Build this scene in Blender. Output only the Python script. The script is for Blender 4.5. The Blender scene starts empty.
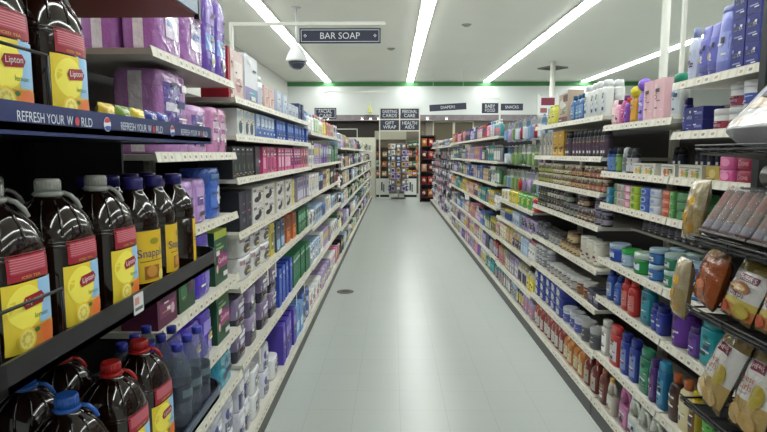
import bpy, bmesh, math, random
from mathutils import Vector, Matrix, Euler
random.seed(7)
scene = bpy.context.scene
COL = scene.collection
PI = math.pi

# ------------------------------------------------------------------ camera
FPX = 560.0
EYE = Vector((0.0, 0.0, 1.70))
PITCH = math.atan2(63.0, FPX)
YAW = math.atan2(9.5 * math.cos(PITCH), FPX)
cam_d = bpy.data.cameras.new('camera')
cam = bpy.data.objects.new('camera', cam_d)
cam_d.sensor_width = 36.0
cam_d.lens = FPX * 36.0 / 767.0
cam_d.clip_start = 0.05
cam.location = EYE
cam.rotation_euler = Euler((PI / 2 - PITCH, 0, YAW), 'XYZ')
COL.objects.link(cam)
scene.camera = cam
RM = cam.rotation_euler.to_matrix().transposed()


def y_of(px, X, z):
    """distance down the aisle at which a point on the line (X, *, z) shows in column px"""
    k = (px - 383.5) / FPX
    a = RM @ Vector((X - EYE.x, 0, z - EYE.z))
    b = RM @ Vector((0, 1, 0))
    # (a.x + Y b.x) = k * -(a.z + Y b.z)
    return (-k * a.z - a.x) / (b.x + k * b.z)


# ------------------------------------------------------------------ materials
def lin(c):
    out = []
    for v in c:
        v = v / 255.0
        out.append(v / 12.92 if v <= 0.04045 else ((v + 0.055) / 1.055) ** 2.4)
    return tuple(out) + (1.0,)


MATS = {}


def M(col, rough=0.5, metal=0.0, bump=0.0, bscale=40.0, vary=0.0, vscale=12.0, coat=0.0, spec=0.5):
    key = (tuple(col), rough, metal, bump, bscale, vary, vscale, coat, spec)
    if key in MATS:
        return MATS[key]
    m = bpy.data.materials.new('surface')
    m.use_nodes = True
    nt = m.node_tree
    p = nt.nodes['Principled BSDF']
    p.inputs['Base Color'].default_value = lin(col)
    p.inputs['Roughness'].default_value = rough
    p.inputs['Metallic'].default_value = metal
    p.inputs['Coat Weight'].default_value = coat
    p.inputs['Specular IOR Level'].default_value = spec
    if bump or vary:
        tc = nt.nodes.new('ShaderNodeTexCoord')
    if bump:
        n = nt.nodes.new('ShaderNodeTexNoise')
        n.inputs['Scale'].default_value = bscale
        n.inputs['Detail'].default_value = 3.0
        nt.links.new(tc.outputs['Object'], n.inputs['Vector'])
        b = nt.nodes.new('ShaderNodeBump')
        b.inputs['Strength'].default_value = bump
        b.inputs['Distance'].default_value = 0.02
        nt.links.new(n.outputs['Fac'], b.inputs['Height'])
        nt.links.new(b.outputs['Normal'], p.inputs['Normal'])
    if vary:
        n2 = nt.nodes.new('ShaderNodeTexNoise')
        n2.inputs['Scale'].default_value = vscale
        n2.inputs['Detail'].default_value = 4.0
        nt.links.new(tc.outputs['Object'], n2.inputs['Vector'])
        mx = nt.nodes.new('ShaderNodeMix')
        mx.data_type = 'RGBA'
        c = lin(col)
        mx.inputs['A'].default_value = tuple(v * (1 - vary) for v in c[:3]) + (1,)
        mx.inputs['B'].default_value = tuple(min(1, v * (1 + vary)) for v in c[:3]) + (1,)
        nt.links.new(n2.outputs['Fac'], mx.inputs['Factor'])
        nt.links.new(mx.outputs['Result'], p.inputs['Base Color'])
    MATS[key] = m
    return m


def paper(c):
    return M(c, 0.45)


def plast(c):
    return M(c, 0.3)


def film(c):
    return M(c, 0.22, bump=0.55, bscale=22.0, coat=0.3)


def crinkle(c):
    return M(c, 0.15, bump=0.6, bscale=24.0, coat=0.6)


def liquid(c):
    return M(c, 0.08, coat=0.5)


def emit(name, col, strength):
    m = bpy.data.materials.new(name)
    m.use_nodes = True
    nt = m.node_tree
    p = nt.nodes['Principled BSDF']
    p.inputs['Base Color'].default_value = lin(col)
    p.inputs['Emission Color'].default_value = lin(col)
    p.inputs['Emission Strength'].default_value = strength
    return m


def glass(name, col, rough=0.03, alpha=0.35):
    m = bpy.data.materials.new(name)
    m.use_nodes = True
    p = m.node_tree.nodes['Principled BSDF']
    p.inputs['Base Color'].default_value = lin(col)
    p.inputs['Roughness'].default_value = rough
    p.inputs['Alpha'].default_value = alpha
    p.inputs['IOR'].default_value = 1.45
    p.inputs['Coat Weight'].default_value = 0.6
    return m


def floor_mat():
    m = bpy.data.materials.new('vinyl_tile')
    m.use_nodes = True
    nt = m.node_tree
    p = nt.nodes['Principled BSDF']
    tc = nt.nodes.new('ShaderNodeTexCoord')
    mp = nt.nodes.new('ShaderNodeMapping')
    mp.inputs['Location'].default_value = (0.256, 0.1, 0)
    br = nt.nodes.new('ShaderNodeTexBrick')
    br.offset = 0.0
    br.squash = 1.0
    br.inputs['Scale'].default_value = 1.0
    br.inputs['Brick Width'].default_value = 0.305
    br.inputs['Row Height'].default_value = 0.305
    br.inputs['Mortar Size'].default_value = 0.0012
    br.inputs['Mortar Smooth'].default_value = 0.3
    br.inputs['Bias'].default_value = 0.0
    br.inputs['Color1'].default_value = lin((184, 190, 185))
    br.inputs['Color2'].default_value = lin((182, 188, 183))
    br.inputs['Mortar'].default_value = lin((150, 156, 152))
    nt.links.new(tc.outputs['Object'], mp.inputs['Vector'])
    nt.links.new(mp.outputs['Vector'], br.inputs['Vector'])
    n = nt.nodes.new('ShaderNodeTexNoise')
    n.inputs['Scale'].default_value = 0.9
    n.inputs['Detail'].default_value = 2.0
    nt.links.new(tc.outputs['Object'], n.inputs['Vector'])
    mx = nt.nodes.new('ShaderNodeMix')
    mx.data_type = 'RGBA'
    mx.blend_type = 'MULTIPLY'
    mx.inputs['Factor'].default_value = 0.30
    cr = nt.nodes.new('ShaderNodeValToRGB')
    cr.color_ramp.elements[0].position = 0.0
    cr.color_ramp.elements[0].color = (0.86, 0.86, 0.85, 1)
    cr.color_ramp.elements[1].position = 1.0
    cr.color_ramp.elements[1].color = (1, 1, 1, 1)
    nt.links.new(n.outputs['Fac'], cr.inputs['Fac'])
    nt.links.new(br.outputs['Color'], mx.inputs['A'])
    nt.links.new(cr.outputs['Color'], mx.inputs['B'])
    nt.links.new(mx.outputs['Result'], p.inputs['Base Color'])
    r = nt.nodes.new('ShaderNodeMapRange')
    r.inputs['To Min'].default_value = 0.20
    r.inputs['To Max'].default_value = 0.40
    nt.links.new(n.outputs['Fac'], r.inputs['Value'])
    p.inputs['Roughness'].default_value = 0.30
    p.inputs['Specular IOR Level'].default_value = 0.5
    return m


def rail_mat():
    """cream price rail carrying small paper price tags with dark and red print"""
    m = bpy.data.materials.new('price_rail')
    m.use_nodes = True
    nt = m.node_tree
    p = nt.nodes['Principled BSDF']
    p.inputs['Roughness'].default_value = 0.4
    tc = nt.nodes.new('ShaderNodeTexCoord')
    sp = nt.nodes.new('ShaderNodeSeparateXYZ')
    nt.links.new(tc.outputs['Object'], sp.inputs['Vector'])

    def math_(op, a, b=None):
        q = nt.nodes.new('ShaderNodeMath')
        q.operation = op
        for i, v in enumerate((a, b)):
            if v is None:
                continue
            if isinstance(v, (int, float)):
                q.inputs[i].default_value = v
            else:
                nt.links.new(v, q.inputs[i])
        return q.outputs[0]
    wn = nt.nodes.new('ShaderNodeTexNoise')
    wn.noise_dimensions = '1D'
    wn.inputs['Scale'].default_value = 2.2
    nt.links.new(sp.outputs['Y'], wn.inputs['W'])
    yy = math_('ADD', math_('MULTIPLY', sp.outputs['Y'], 17.0), math_('MULTIPLY', wn.outputs['Fac'], 2.0))
    fr = math_('FRACT', yy)
    sg = nt.nodes.new('ShaderNodeSeparateXYZ')
    nt.links.new(tc.outputs['Generated'], sg.inputs['Vector'])
    gz = sg.outputs['Z']
    tag = math_('MULTIPLY', math_('MULTIPLY', math_('GREATER_THAN', fr, 0.22), math_('LESS_THAN', fr, 0.88)), math_('LESS_THAN', gz, 0.86))
    ink = math_('MULTIPLY', math_('MULTIPLY', math_('GREATER_THAN', fr, 0.36), math_('LESS_THAN', fr, 0.72)), math_('MULTIPLY', math_('GREATER_THAN', gz, 0.30), math_('LESS_THAN', gz, 0.62)))
    wh = nt.nodes.new('ShaderNodeTexWhiteNoise')
    wh.noise_dimensions = '1D'
    nt.links.new(math_('FLOOR', yy), wh.inputs['W'])
    mx = nt.nodes.new('ShaderNodeMix')
    mx.data_type = 'RGBA'
    mx.inputs['A'].default_value = lin((198, 193, 176))
    mx.inputs['B'].default_value = lin((212, 208, 194))
    nt.links.new(tag, mx.inputs['Factor'])
    mi = nt.nodes.new('ShaderNodeMix')
    mi.data_type = 'RGBA'
    mi.inputs['A'].default_value = lin((128, 124, 118))
    mi.inputs['B'].default_value = lin((168, 140, 130))
    nt.links.new(math_('GREATER_THAN', wh.outputs['Value'], 0.62), mi.inputs['Factor'])
    m2 = nt.nodes.new('ShaderNodeMix')
    m2.data_type = 'RGBA'
    nt.links.new(math_('MULTIPLY', ink, math_('GREATER_THAN', wh.outputs['Value'], 0.45)), m2.inputs['Factor'])
    nt.links.new(mx.outputs['Result'], m2.inputs['A'])
    nt.links.new(mi.outputs['Result'], m2.inputs['B'])
    nt.links.new(m2.outputs['Result'], p.inputs['Base Color'])
    return m


RAIL = rail_mat()
CREAM = M((206, 202, 190), 0.45)
SHELFM = M((198, 195, 184), 0.45)
BACKM = M((62, 60, 58), 0.6)  # pale back panels darkened: shade inside the shelves is put into this tone
BLACK = M((22, 22, 24), 0.35)
BLACKW = M((30, 30, 32), 0.3, metal=0.3)
WHITE = M((232, 232, 228), 0.5)


# ------------------------------------------------------------------ mesh building
class MB:
    def __init__(self):
        self.v, self.f, self.m, self.s, self.mats = [], [], [], [], []

    def mi(self, mat):
        if mat not in self.mats:
            self.mats.append(mat)
        return self.mats.index(mat)

    def face(self, idx, mat, smooth=False):
        self.f.append(tuple(idx))
        self.m.append(self.mi(mat))
        self.s.append(smooth)

    def box(self, x0, x1, y0, y1, z0, z1, mat, ch=0.0):
        if ch > 0:
            n = len(self.v)
            c = ch
            for z, k in ((z0, c), (z0 + c, 0), (z1 - c, 0), (z1, c)):
                self.v += [(x0 + c + k * .0, y0 + k, z), (x1 - c, y0 + k, z), (x1 - k, y0 + c, z), (x1 - k, y1 - c, z),
                           (x1 - c, y1 - k, z), (x0 + c, y1 - k, z), (x0 + k, y1 - c, z), (x0 + k, y0 + c, z)]
            for r in range(3):
                for i in range(8):
                    a, b = n + r * 8 + i, n + r * 8 + (i + 1) % 8
                    self.face((a, b, b + 8, a + 8), mat)
            self.face([n + 7 - i for i in range(8)], mat)
            self.face([n + 24 + i for i in range(8)], mat)
            return
        n = len(self.v)
        self.v += [(x0, y0, z0), (x1, y0, z0), (x1, y1, z0), (x0, y1, z0), (x0, y0, z1), (x1, y0, z1), (x1, y1, z1), (x0, y1, z1)]
        for q in ((3, 2, 1, 0), (4, 5, 6, 7), (0, 1, 5, 4), (1, 2, 6, 5), (2, 3, 7, 6), (3, 0, 4, 7)):
            self.face([n + i for i in q], mat)

    def loft(self, rings, mat, seg=20, cap0=True, cap1=True, cx=0.0, cy=0.0, smooth=True):
        """rings of (z, half width, half depth, superellipse power)"""
        n = len(self.v)
        for r in rings:
            z, a, b, e = r[:4]
            for i in range(seg):
                t = 2 * PI * i / seg
                c, s = math.cos(t), math.sin(t)
                self.v.append((cx + a * math.copysign(abs(c) ** (2 / e), c), cy + b * math.copysign(abs(s) ** (2 / e), s), z))
        for k in range(len(rings) - 1):
            for i in range(seg):
                a, b = n + k * seg + i, n + k * seg + (i + 1) % seg
                self.face((a, b, b + seg, a + seg), mat, smooth)
        if cap0:
            self.face([n + seg - 1 - i for i in range(seg)], mat)
        if cap1:
            o = n + (len(rings) - 1) * seg
            self.face([o + i for i in range(seg)], mat)

    def tube(self, pts, r, mat, seg=8, closed=False):
        n = len(self.v)
        P = [Vector(p) for p in pts]
        k = len(P)
        for i, p in enumerate(P):
            if closed:
                d = P[(i + 1) % k] - P[i - 1]
            else:
                d = P[min(i + 1, k - 1)] - P[max(i - 1, 0)]
            d.normalize()
            u = d.cross(Vector((0, 0, 1)))
            if u.length < 0.05:
                u = d.cross(Vector((1, 0, 0)))
            u.normalize()
            w = u.cross(d)
            for j in range(seg):
                t = 2 * PI * j / seg
                q = p + (u * math.cos(t) + w * math.sin(t)) * r
                self.v.append(tuple(q))
        for i in range(k if closed else k - 1):
            i2 = (i + 1) % k
            for j in range(seg):
                j2 = (j + 1) % seg
                self.face((n + i * seg + j, n + i * seg + j2, n + i2 * seg + j2, n + i2 * seg + j), mat, True)
        if not closed:
            self.face([n + j for j in range(seg)][::-1], mat)
            self.face([n + (k - 1) * seg + j for j in range(seg)], mat)

    def poly(self, verts, faces, mat, smooth=False):
        n = len(self.v)
        self.v += [tuple(v) for v in verts]
        for f in faces:
            self.face([n + i for i in f], mat, smooth)

    def ball(self, c, r, mat, seg=14, rings=9, sz=1.0):
        R = []
        for i in range(rings + 1):
            t = -PI / 2 + PI * i / rings
            R.append((c[2] + r * sz * math.sin(t), max(r * math.cos(t), 1e-4), max(r * math.cos(t), 1e-4), 2))
        self.loft(R, mat, seg, cx=c[0], cy=c[1])

    def mesh(self, name):
        me = bpy.data.meshes.new(name)
        me.from_pydata(self.v, [], self.f)
        for m in self.mats:
            me.materials.append(m)
        me.polygons.foreach_set('material_index', self.m)
        me.polygons.foreach_set('use_smooth', self.s)
        me.update()
        return me


TEXT = {}


def text_geo(s):
    """flat lettering, unit cap height roughly 0.7, centred: (verts2d, faces, width, height)"""
    if s in TEXT:
        return TEXT[s]
    cu = bpy.data.curves.new('lettering', 'FONT')
    cu.body = s
    cu.align_x = 'CENTER'
    cu.resolution_u = 3
    o = bpy.data.objects.new('lettering', cu)
    COL.objects.link(o)
    dg = bpy.context.evaluated_depsgraph_get()
    me = bpy.data.meshes.new_from_object(o.evaluated_get(dg))
    vs = [(v.co.x, v.co.y) for v in me.vertices]
    fs = [tuple(p.vertices) for p in me.polygons]
    bpy.data.objects.remove(o)
    bpy.data.curves.remove(cu)
    bpy.data.meshes.remove(me)
    x0, x1 = min(v[0] for v in vs), max(v[0] for v in vs)
    y0, y1 = min(v[1] for v in vs), max(v[1] for v in vs)
    vs = [((x - (x0 + x1) / 2), (y - (y0 + y1) / 2)) for x, y in vs]
    TEXT[s] = (vs, fs, x1 - x0, y1 - y0)
    return TEXT[s]


def text_on(mb, s, fn, cx, cz, w, mat, h=None, slope=0.0):
    """lettering w wide (h high) mapped through fn(x, z) -> point"""
    vs, fs, tw, th = text_geo(s)
    k = w / tw
    kz = k if h is None else h / th
    mb.poly([fn(cx + x * k, cz + y * kz + slope * x * k) for x, y in vs], fs, mat)


def flat_front(y):
    return lambda x, z: (x, y, z)


def ring_at(rings, z):
    if z <= rings[0][0]:
        return rings[0][1:4]
    for p, q in zip(rings, rings[1:]):
        if p[0] <= z <= q[0] and q[0] > p[0]:
            t = (z - p[0]) / (q[0] - p[0])
            return tuple(p[i] + (q[i] - p[i]) * t for i in (1, 2, 3))
    return rings[-1][1:4]


def on_front(rings, off=0.0008):
    def fn(x, z):
        a, b, e = ring_at(rings, z)
        u = min(abs(x) / a, 0.985)
        return (x, -b * (1 - u ** e) ** (1 / e) - off, z)
    return fn


def patch(mb, fn, x0, x1, z0, z1, mat, nx=8, nz=4, skew=0.0):
    n = len(mb.v)
    for j in range(nz + 1):
        for i in range(nx + 1):
            u, v = i / nx, j / nz
            x = x0 + (x1 - x0) * u
            mb.v.append(fn(x, z0 + (z1 - z0) * v + skew * (x - (x0 + x1) / 2)))
    for j in range(nz):
        for i in range(nx):
            a = n + j * (nx + 1) + i
            mb.face((a, a + 1, a + nx + 2, a + nx + 1), mat, True)


def disc(mb, fn, cx, cz, rx, rz, mat, seg=18, a0=0.0, a1=2 * PI, rings=2):
    n = len(mb.v)
    mb.v.append(fn(cx, cz))
    full = abs(a1 - a0 - 2 * PI) < 1e-6
    k = seg if full else seg + 1
    for r in range(1, rings + 1):
        for i in range(k):
            t = a0 + (a1 - a0) * i / seg
            mb.v.append(fn(cx + rx * r / rings * math.cos(t), cz + rz * r / rings * math.sin(t)))
    for i in range(seg):
        i2 = (i + 1) % k
        mb.face((n, n + 1 + i, n + 1 + i2), mat, True)
        for r in range(rings - 1):
            a, b = n + 1 + r * k, n + 1 + (r + 1) * k
            mb.face((a + i, b + i, b + i2, a + i2), mat, True)


# ------------------------------------------------------------------ objects
def link(name, me, parent=None, kind=None):
    o = bpy.data.objects.new(name, me)
    COL.objects.link(o)
    if parent is not None:
        o.parent = parent
    if kind:
        o['kind'] = kind
    return o


def tag(o, label, cat, group=None):
    o['label'] = label
    o['category'] = cat
    if group:
        o['group'] = group
    return o


def empty(name, loc=(0, 0, 0), rz=0.0):
    o = bpy.data.objects.new(name, None)
    o.empty_display_size = 0.1
    o.location = loc
    o.rotation_euler = (0, 0, rz)
    COL.objects.link(o)
    return o


class Proto:
    """one kind of goods: a root mesh plus meshes of its parts, front towards -y, standing on z = 0, centred on x, from y = 0 back to y = d"""

    def __init__(self, name, cat, w, d, h):
        self.name, self.cat, self.w, self.d, self.h = name, cat, w, d, h
        self.body = MB()
        self.parts = []
        self._me = None

    def part(self, name, split=True):
        if not split:
            return self.body
        mb = MB()
        self.parts.append((name, mb))
        return mb

    def place(self, loc, rz=0.0, tilt=0.0, label=None, group=None, roll=0.0, sx=1.0):
        if self._me is None:
            for mb in [self.body] + [b for _n, b in self.parts]:
                if not getattr(mb, 'raw', False):
                    mb.v = [(x, y + self.d / 2, z) for x, y, z in mb.v]
            self._me = (self.body.mesh(self.name), [(n, b.mesh(n)) for n, b in self.parts])
            self._first = None
        if self._first is None:
            o = link(self.name, self._me[0])
            self._kids = [link(n, me, o) for n, me in self._me[1]]
            self._first = o
        else:
            o = self._first.copy()
            COL.objects.link(o)
            for kd in self._kids:
                c = kd.copy()
                c.parent = o
                COL.objects.link(c)
        o.location = loc
        o.rotation_euler = (tilt, roll, rz)
        o.scale = (sx, 1, 1)
        for k in ('label', 'category', 'group'):
            if k in o:
                del o[k]
        tag(o, label, self.cat, group)
        return o
EXPOSURE = 0.6


# ------------------------------------------------------------------ goods
def mt(c, f=plast):
    return f(c) if isinstance(c, tuple) else c


def art_on(p, fn, art, w, h, mat=paper, split=True, nx=6):
    """print on the front of a pack: r = block, d = disc, t = lettering, all in fractions of width and height"""
    b = p.body
    for a in art:
        if a[0] == 'r':
            patch(b, fn, (a[1] - .5) * w, (a[2] - .5) * w, a[3] * h, a[4] * h, mt(a[5], mat), nx, 2)
        elif a[0] == 'd':
            disc(b, fn, (a[1] - .5) * w, a[2] * h, a[3] * w, a[4] * h, mt(a[5], mat), 12)
        elif a[0] == 't':
            text_on(b, a[1], fn, (a[2] - .5) * w, a[3] * h, a[4] * w, mt(a[5], mat))


def fine_print(b, fn, w, h, seed, nx=4, zr=(.06, .94), xr=.44):
    """small blocks and lines of print scattered over the front of a pack"""
    r = random.Random(seed)
    for i in range(r.randint(4, 6)):
        x, z = r.uniform(-xr, xr * .5) * w, r.uniform(*zr) * h
        ww, hh = r.uniform(.12, .42) * w, r.choice((.02, .03, .045, .09)) * h
        c = r.choice(((36, 34, 44), (70, 64, 76), (226, 224, 222), (240, 238, 236), (120, 40, 60), (50, 60, 110), (190, 170, 90)))
        x1 = min(x + ww, xr * w)
        patch(b, (lambda f, i: lambda a, c_: (f(a, c_)[0], f(a, c_)[1] - .0002 * i, c_))(fn, i), x, x1, z, min(z + hh, zr[1] * h + .02 * h), paper(c), nx, 1)


def carton(name, cat, w, d, h, base, art=(), top=None):
    p = Proto(name, cat, w, d, h)
    m = mt(base, paper)
    p.body.box(-w / 2, w / 2, -d / 2, d / 2, 0, h, m)
    for i, a in enumerate(art):
        if a[0] == 'b':
            e = .0004 + .0001 * i
            p.body.box(-w / 2 - e, w / 2 + e, -d / 2 - e, d / 2 + e, a[1] * h, a[2] * h, mt(a[3], paper))
        else:
            e = .0012 + .0004 * i
            art_on(p, flat_front(-d / 2 - e), [a], w, h, nx=1)
    fine_print(p.body, flat_front(-d / 2 - .0042), w, h, name + str(base) + str(w), 1)
    if top:
        p.body.box(-w / 2, w / 2, -d / 2, d / 2, h, h + .0006, mt(top, paper))
    return p


def soft(name, cat, w, d, h, base, art=(), mat=film, e=5.0, seg=20, puff=.07, seam=None):
    """goods in a soft plastic wrap: rounded, slightly bulging"""
    p = Proto(name, cat, w, d, h)
    m = mt(base, mat)
    R = [(0, w / 2 * (1 - puff * 1.3), d / 2 * (1 - puff * 1.3), e), (h * .035, w / 2 * (1 - puff * .5), d / 2 * (1 - puff * .5), e)]
    for t in (.12, .25, .38, .5, .62, .75, .88):
        k = 1 - puff * .4 * abs(2 * t - 1) ** 2 - .006 * (1 + math.sin(t * 41))
        R.append((h * t, w / 2 * k, d / 2 * k, e))
    R += [(h * .965, w / 2 * (1 - puff * .5), d / 2 * (1 - puff * .5), e), (h, w / 2 * (1 - puff * 1.4), d / 2 * (1 - puff * 1.4), e)]
    p.body.loft(R, m, seg)
    p.rings = R
    for i, a in enumerate(art):
        off = .001 + .0005 * i
        if a[0] == 'b':
            z0, z1 = a[1] * h, a[2] * h
            zs = sorted({z0, z1} | {r[0] for r in R if z0 < r[0] < z1})
            L = []
            for z in zs:
                q = ring_at(R, z)
                L.append((z, q[0] + off, q[1] + off, q[2]))
            p.body.loft(L, mt(a[3], mat), seg, False, False)
        elif a[0] == 's':      # a stripe running over the narrow end faces
            x0 = ring_at(R, h * .5)[0]
            for sg in (-1, 1):
                pts = []
                for z in (h * .03, h * .12, h * .5, h * .88, h * .97):
                    pts.append((sg * (ring_at(R, z)[0] + off), z))
                n = len(p.body.v)
                for (x, z) in pts:
                    p.body.v += [(x, (a[1] - .5) * d, z), (x, (a[2] - .5) * d, z)]
                for k in range(len(pts) - 1):
                    q = (n + 2 * k, n + 2 * k + 1, n + 2 * k + 3, n + 2 * k + 2)
                    p.body.face(q if sg > 0 else q[::-1], mt(a[3], mat))
        else:
            art_on(p, on_front(R, off), [a], w, h, mat)
    if art:
        fine_print(p.body, on_front(R, .0045), w, h, name + str(base) + str(w), 4, (.15, .85), .36)
    return p


def bottle(name, cat, kind, w, d, h, body, cap, label=None, split=True, seg=16, art=(), lab=None, bm=plast):
    p = Proto(name, cat, w, d, h)
    a, b = w / 2, d / 2
    B = mt(body, bm)
    K = mt(cap)
    R = None
    capn = 'cap'
    if kind == 'oval':          # shampoo and lotion bottles with a flat oval section and a flip cap
        R = [(0, a * .90, b * .9, 2.6), (h * .015, a * .97, b * .97, 2.6), (h * .3, a, b, 2.6), (h * .62, a, b, 2.6), (h * .74, a * .88, b * .9, 2.4), (h * .82, a * .55, b * .68, 2.2)]
        p.body.loft(R, B, seg)
        c = p.part('cap', split)
        c.loft([(h * .82, a * .50, b * .62, 2.1), (h * .985, a * .46, b * .60, 2.1), (h, a * .40, b * .54, 2.1)], K, seg)
        lz = (h * .14, h * .60)
    elif kind == 'tall':        # straight bottle with wide cap as broad as the body
        R = [(0, a * .92, b * .92, 3), (h * .02, a, b, 3), (h * .76, a, b, 3), (h * .80, a * .93, b * .93, 3)]
        p.body.loft(R, B, seg)
        c = p.part('cap', split)
        c.loft([(h * .80, a * .86, b * .86, 3), (h * .97, a * .80, b * .82, 3), (h, a * .70, b * .72, 3)], K, seg)
        lz = (h * .12, h * .64)
    elif kind == 'tottle':      # stands on its cap and tapers to a crimped flat top
        c = p.part('cap', split)
        c.loft([(0, a * .80, b * .9, 2.4), (h * .14, a * .80, b * .9, 2.4)], K, seg)
        R = [(h * .14, a * .84, b * .94, 2.4), (h * .30, a, b, 2.4), (h * .62, a, b * .82, 2.4), (h * .95, a * .94, b * .20, 2.6), (h, a * .94, b * .12, 2.6)]
        p.body.loft(R, B, seg)
        lz = (h * .28, h * .74)
    elif kind == 'can':         # aerosol can or deodorant stick
        R = [(0, a * .95, b * .95, 2), (h * .02, a, b, 2), (h * .70, a, b, 2), (h * .74, a * .9, b * .9, 2)]
        p.body.loft(R, B, seg)
        c = p.part('cap', split)
        c.loft([(h * .74, a * .88, b * .88, 2), (h * .90, a * .82, b * .82, 2), (h * .97, a * .6, b * .6, 2), (h, a * .25, b * .25, 2)], K, seg)
        lz = (h * .10, h * .62)
    elif kind == 'tub':         # wide tub with a screw lid
        capn = 'lid'
        R = [(0, a * .90, b * .90, 2), (h * .03, a * .95, b * .95, 2), (h * .70, a * .97, b * .97, 2), (h * .72, a * .9, b * .9, 2)]
        p.body.loft(R, B, seg)
        c = p.part('lid', split)
        c.loft([(h * .72, a, b, 2), (h * .95, a, b, 2), (h, a * .94, b * .94, 2)], K, seg)
        lz = (h * .10, h * .62)
    elif kind == 'jar':         # glass jar with a short neck and a metal lid
        capn = 'lid'
        R = [(0, a * .88, b * .88, 2), (h * .05, a * .98, b * .98, 2), (h * .62, a, b, 2), (h * .76, a * .82, b * .82, 2), (h * .8, a * .78, b * .78, 2)]
        p.body.loft(R, B, seg)
        c = p.part('lid', split)
        c.loft([(h * .8, a * .86, b * .86, 2), (h * .97, a * .86, b * .86, 2), (h, a * .8, b * .8, 2)], K, seg)
        lz = (h * .10, h * .60)
    elif kind == 'canister':
        capn = 'lid'
        R = [(0, a, b, 2), (h * .9, a, b, 2)]
        p.body.loft(R, B, seg)
        c = p.part('lid', split)
        c.loft([(h * .9, a * 1.0, b * 1.0, 2), (h * .985, a * 1.0, b * 1.0, 2), (h, a * .95, b * .95, 2)], K, seg)
        lz = (h * .1, h * .8)
    elif kind == 'juice':       # juice bottle: square shoulders, ribbed waist, screw cap
        R = [(0, a * .86, b * .86, 3.4), (h * .03, a * .97, b * .97, 3.4), (h * .12, a, b, 3.4), (h * .50, a, b, 3.4), (h * .55, a * .95, b * .95, 3.2), (h * .60, a, b, 3),
             (h * .70, a * .93, b * .93, 2.6), (h * .80, a * .55, b * .55, 2.1), (h * .84, a * .40, b * .40, 2), (h * .88, a * .40, b * .40, 2)]
        p.body.loft(R, B, seg)
        c = p.part('cap', split)
        c.loft([(h * .86, a * .46, b * .46, 2), (h * .98, a * .46, b * .46, 2), (h, a * .41, b * .41, 2)], K, seg)
        lz = (h * .10, h * .50)
    elif kind == 'pump':
        R = [(0, a * .92, b * .92, 2.4), (h * .02, a, b, 2.4), (h * .60, a, b, 2.4), (h * .70, a * .7, b * .75, 2.2), (h * .74, a * .42, b * .5, 2)]
        p.body.loft(R, B, seg)
        c = p.part('pump', split)
        c.loft([(h * .74, a * .44, b * .52, 2), (h * .82, a * .42, b * .5, 2), (h * .83, a * .14, b * .16, 2), (h * .94, a * .14, b * .16, 2)], K, seg)
        c.loft([(h * .935, a * .34, b * .3, 2.2), (h, a * .30, b * .26, 2.2)], K, seg)
        c.box(-a * .12, a * .12, -b * .95, 0, h * .945, h * .985, K)
        lz = (h * .12, h * .55)
    elif kind == 'ball':        # bath bottle closed with a big round ball
        R = [(0, a * .85, b * .85, 2), (h * .03, a * .95, b * .95, 2), (h * .35, a * .85, b * .85, 2), (h * .6, a * .95, b * .95, 2), (h * .68, a * .6, b * .6, 2), (h * .71, a * .45, b * .45, 2)]
        p.body.loft(R, B, seg)
        c = p.part('cap', split)
        c.ball((0, 0, h * .70 + h * .15), h * .15, K, 16, 10)
        lz = (h * .12, h * .55)
    elif kind == 'flask':       # leaning wedge shaped bottle, wider at the foot
        R = [(0, a * .95, b * .9, 2.6), (h * .02, a, b, 2.6), (h * .25, a * .98, b, 2.6), (h * .70, a * .74, b * .85, 2.6), (h * .9, a * .62, b * .72, 2.6)]
        p.body.loft(R, B, seg)
        c = p.part('cap', split)
        c.loft([(h * .9, a * .62, b * .72, 2.6), (h * .98, a * .56, b * .64, 2.6), (h, a * .45, b * .5, 2.6)], K, seg)
        lz = (h * .2, h * .62)
    elif kind == 'jug':         # household bottle with an open handle on one shoulder
        R = [(0, a * .92, b * .92, 3.2), (h * .02, a, b, 3.2), (h * .46, a, b, 3.2), (h * .52, a * .9, b * .9, 2.8)]
        p.body.loft(R, B, seg)
        # neck half on one side, handle bar on the other, bridged under the cap
        p.body.loft([(h * .50, a * .42, b * .86, 2.6), (h * .70, a * .38, b * .8, 2.4), (h * .82, a * .36, b * .6, 2.2), (h * .87, a * .34, b * .5, 2)], B, seg, cx=-a * .40)
        hb = p.part('handle', split)
        hb.tube([(a * .70, 0, h * .50), (a * .76, 0, h * .60), (a * .66, 0, h * .74), (a * .30, 0, h * .82), (-a * .2, 0, h * .82)], a * .17, B, 10)
        c = p.part('cap', split)
        c.loft([(h * .87, a * .36, b * .52, 2), (h * .985, a * .34, b * .5, 2), (h, a * .3, b * .44, 2)], K, seg, cx=-a * .40)
        lz = (h * .08, h * .42)
    p.rings = R
    if lab:
        lz = (lab[0] * h, lab[1] * h)
    if label is not None:
        L = p.part('label', split)
        lm = mt(label, paper)
        if kind in ('can', 'jar', 'tub', 'canister'):
            zs = sorted({lz[0], lz[1]} | {r[0] for r in R if lz[0] < r[0] < lz[1]})
            L.loft([(z,) + tuple(ring_at(R, z)[i] + (.0007 if i < 2 else 0) for i in range(3)) for z in zs], lm, seg, False, False)
        else:
            patch(L, on_front(R, .0008), -a * .80, a * .80, lz[0], lz[1], lm, 8, 3)
        for i, q in enumerate(art):
            fn = on_front(R, .0018 + .0005 * i)
            keep = p.body
            p.body = L
            art_on(p, fn, [q], w, h)
            p.body = keep
        fine_print(L, on_front(R, .0040), w, h, name + str(body) + str(cap) + str(label), 3, (lz[0] / h + .02, lz[1] / h - .06), .32)
    elif art:
        for i, q in enumerate(art):
            art_on(p, on_front(R, .001 + .0005 * i), [q], w, h)
    return p


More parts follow.
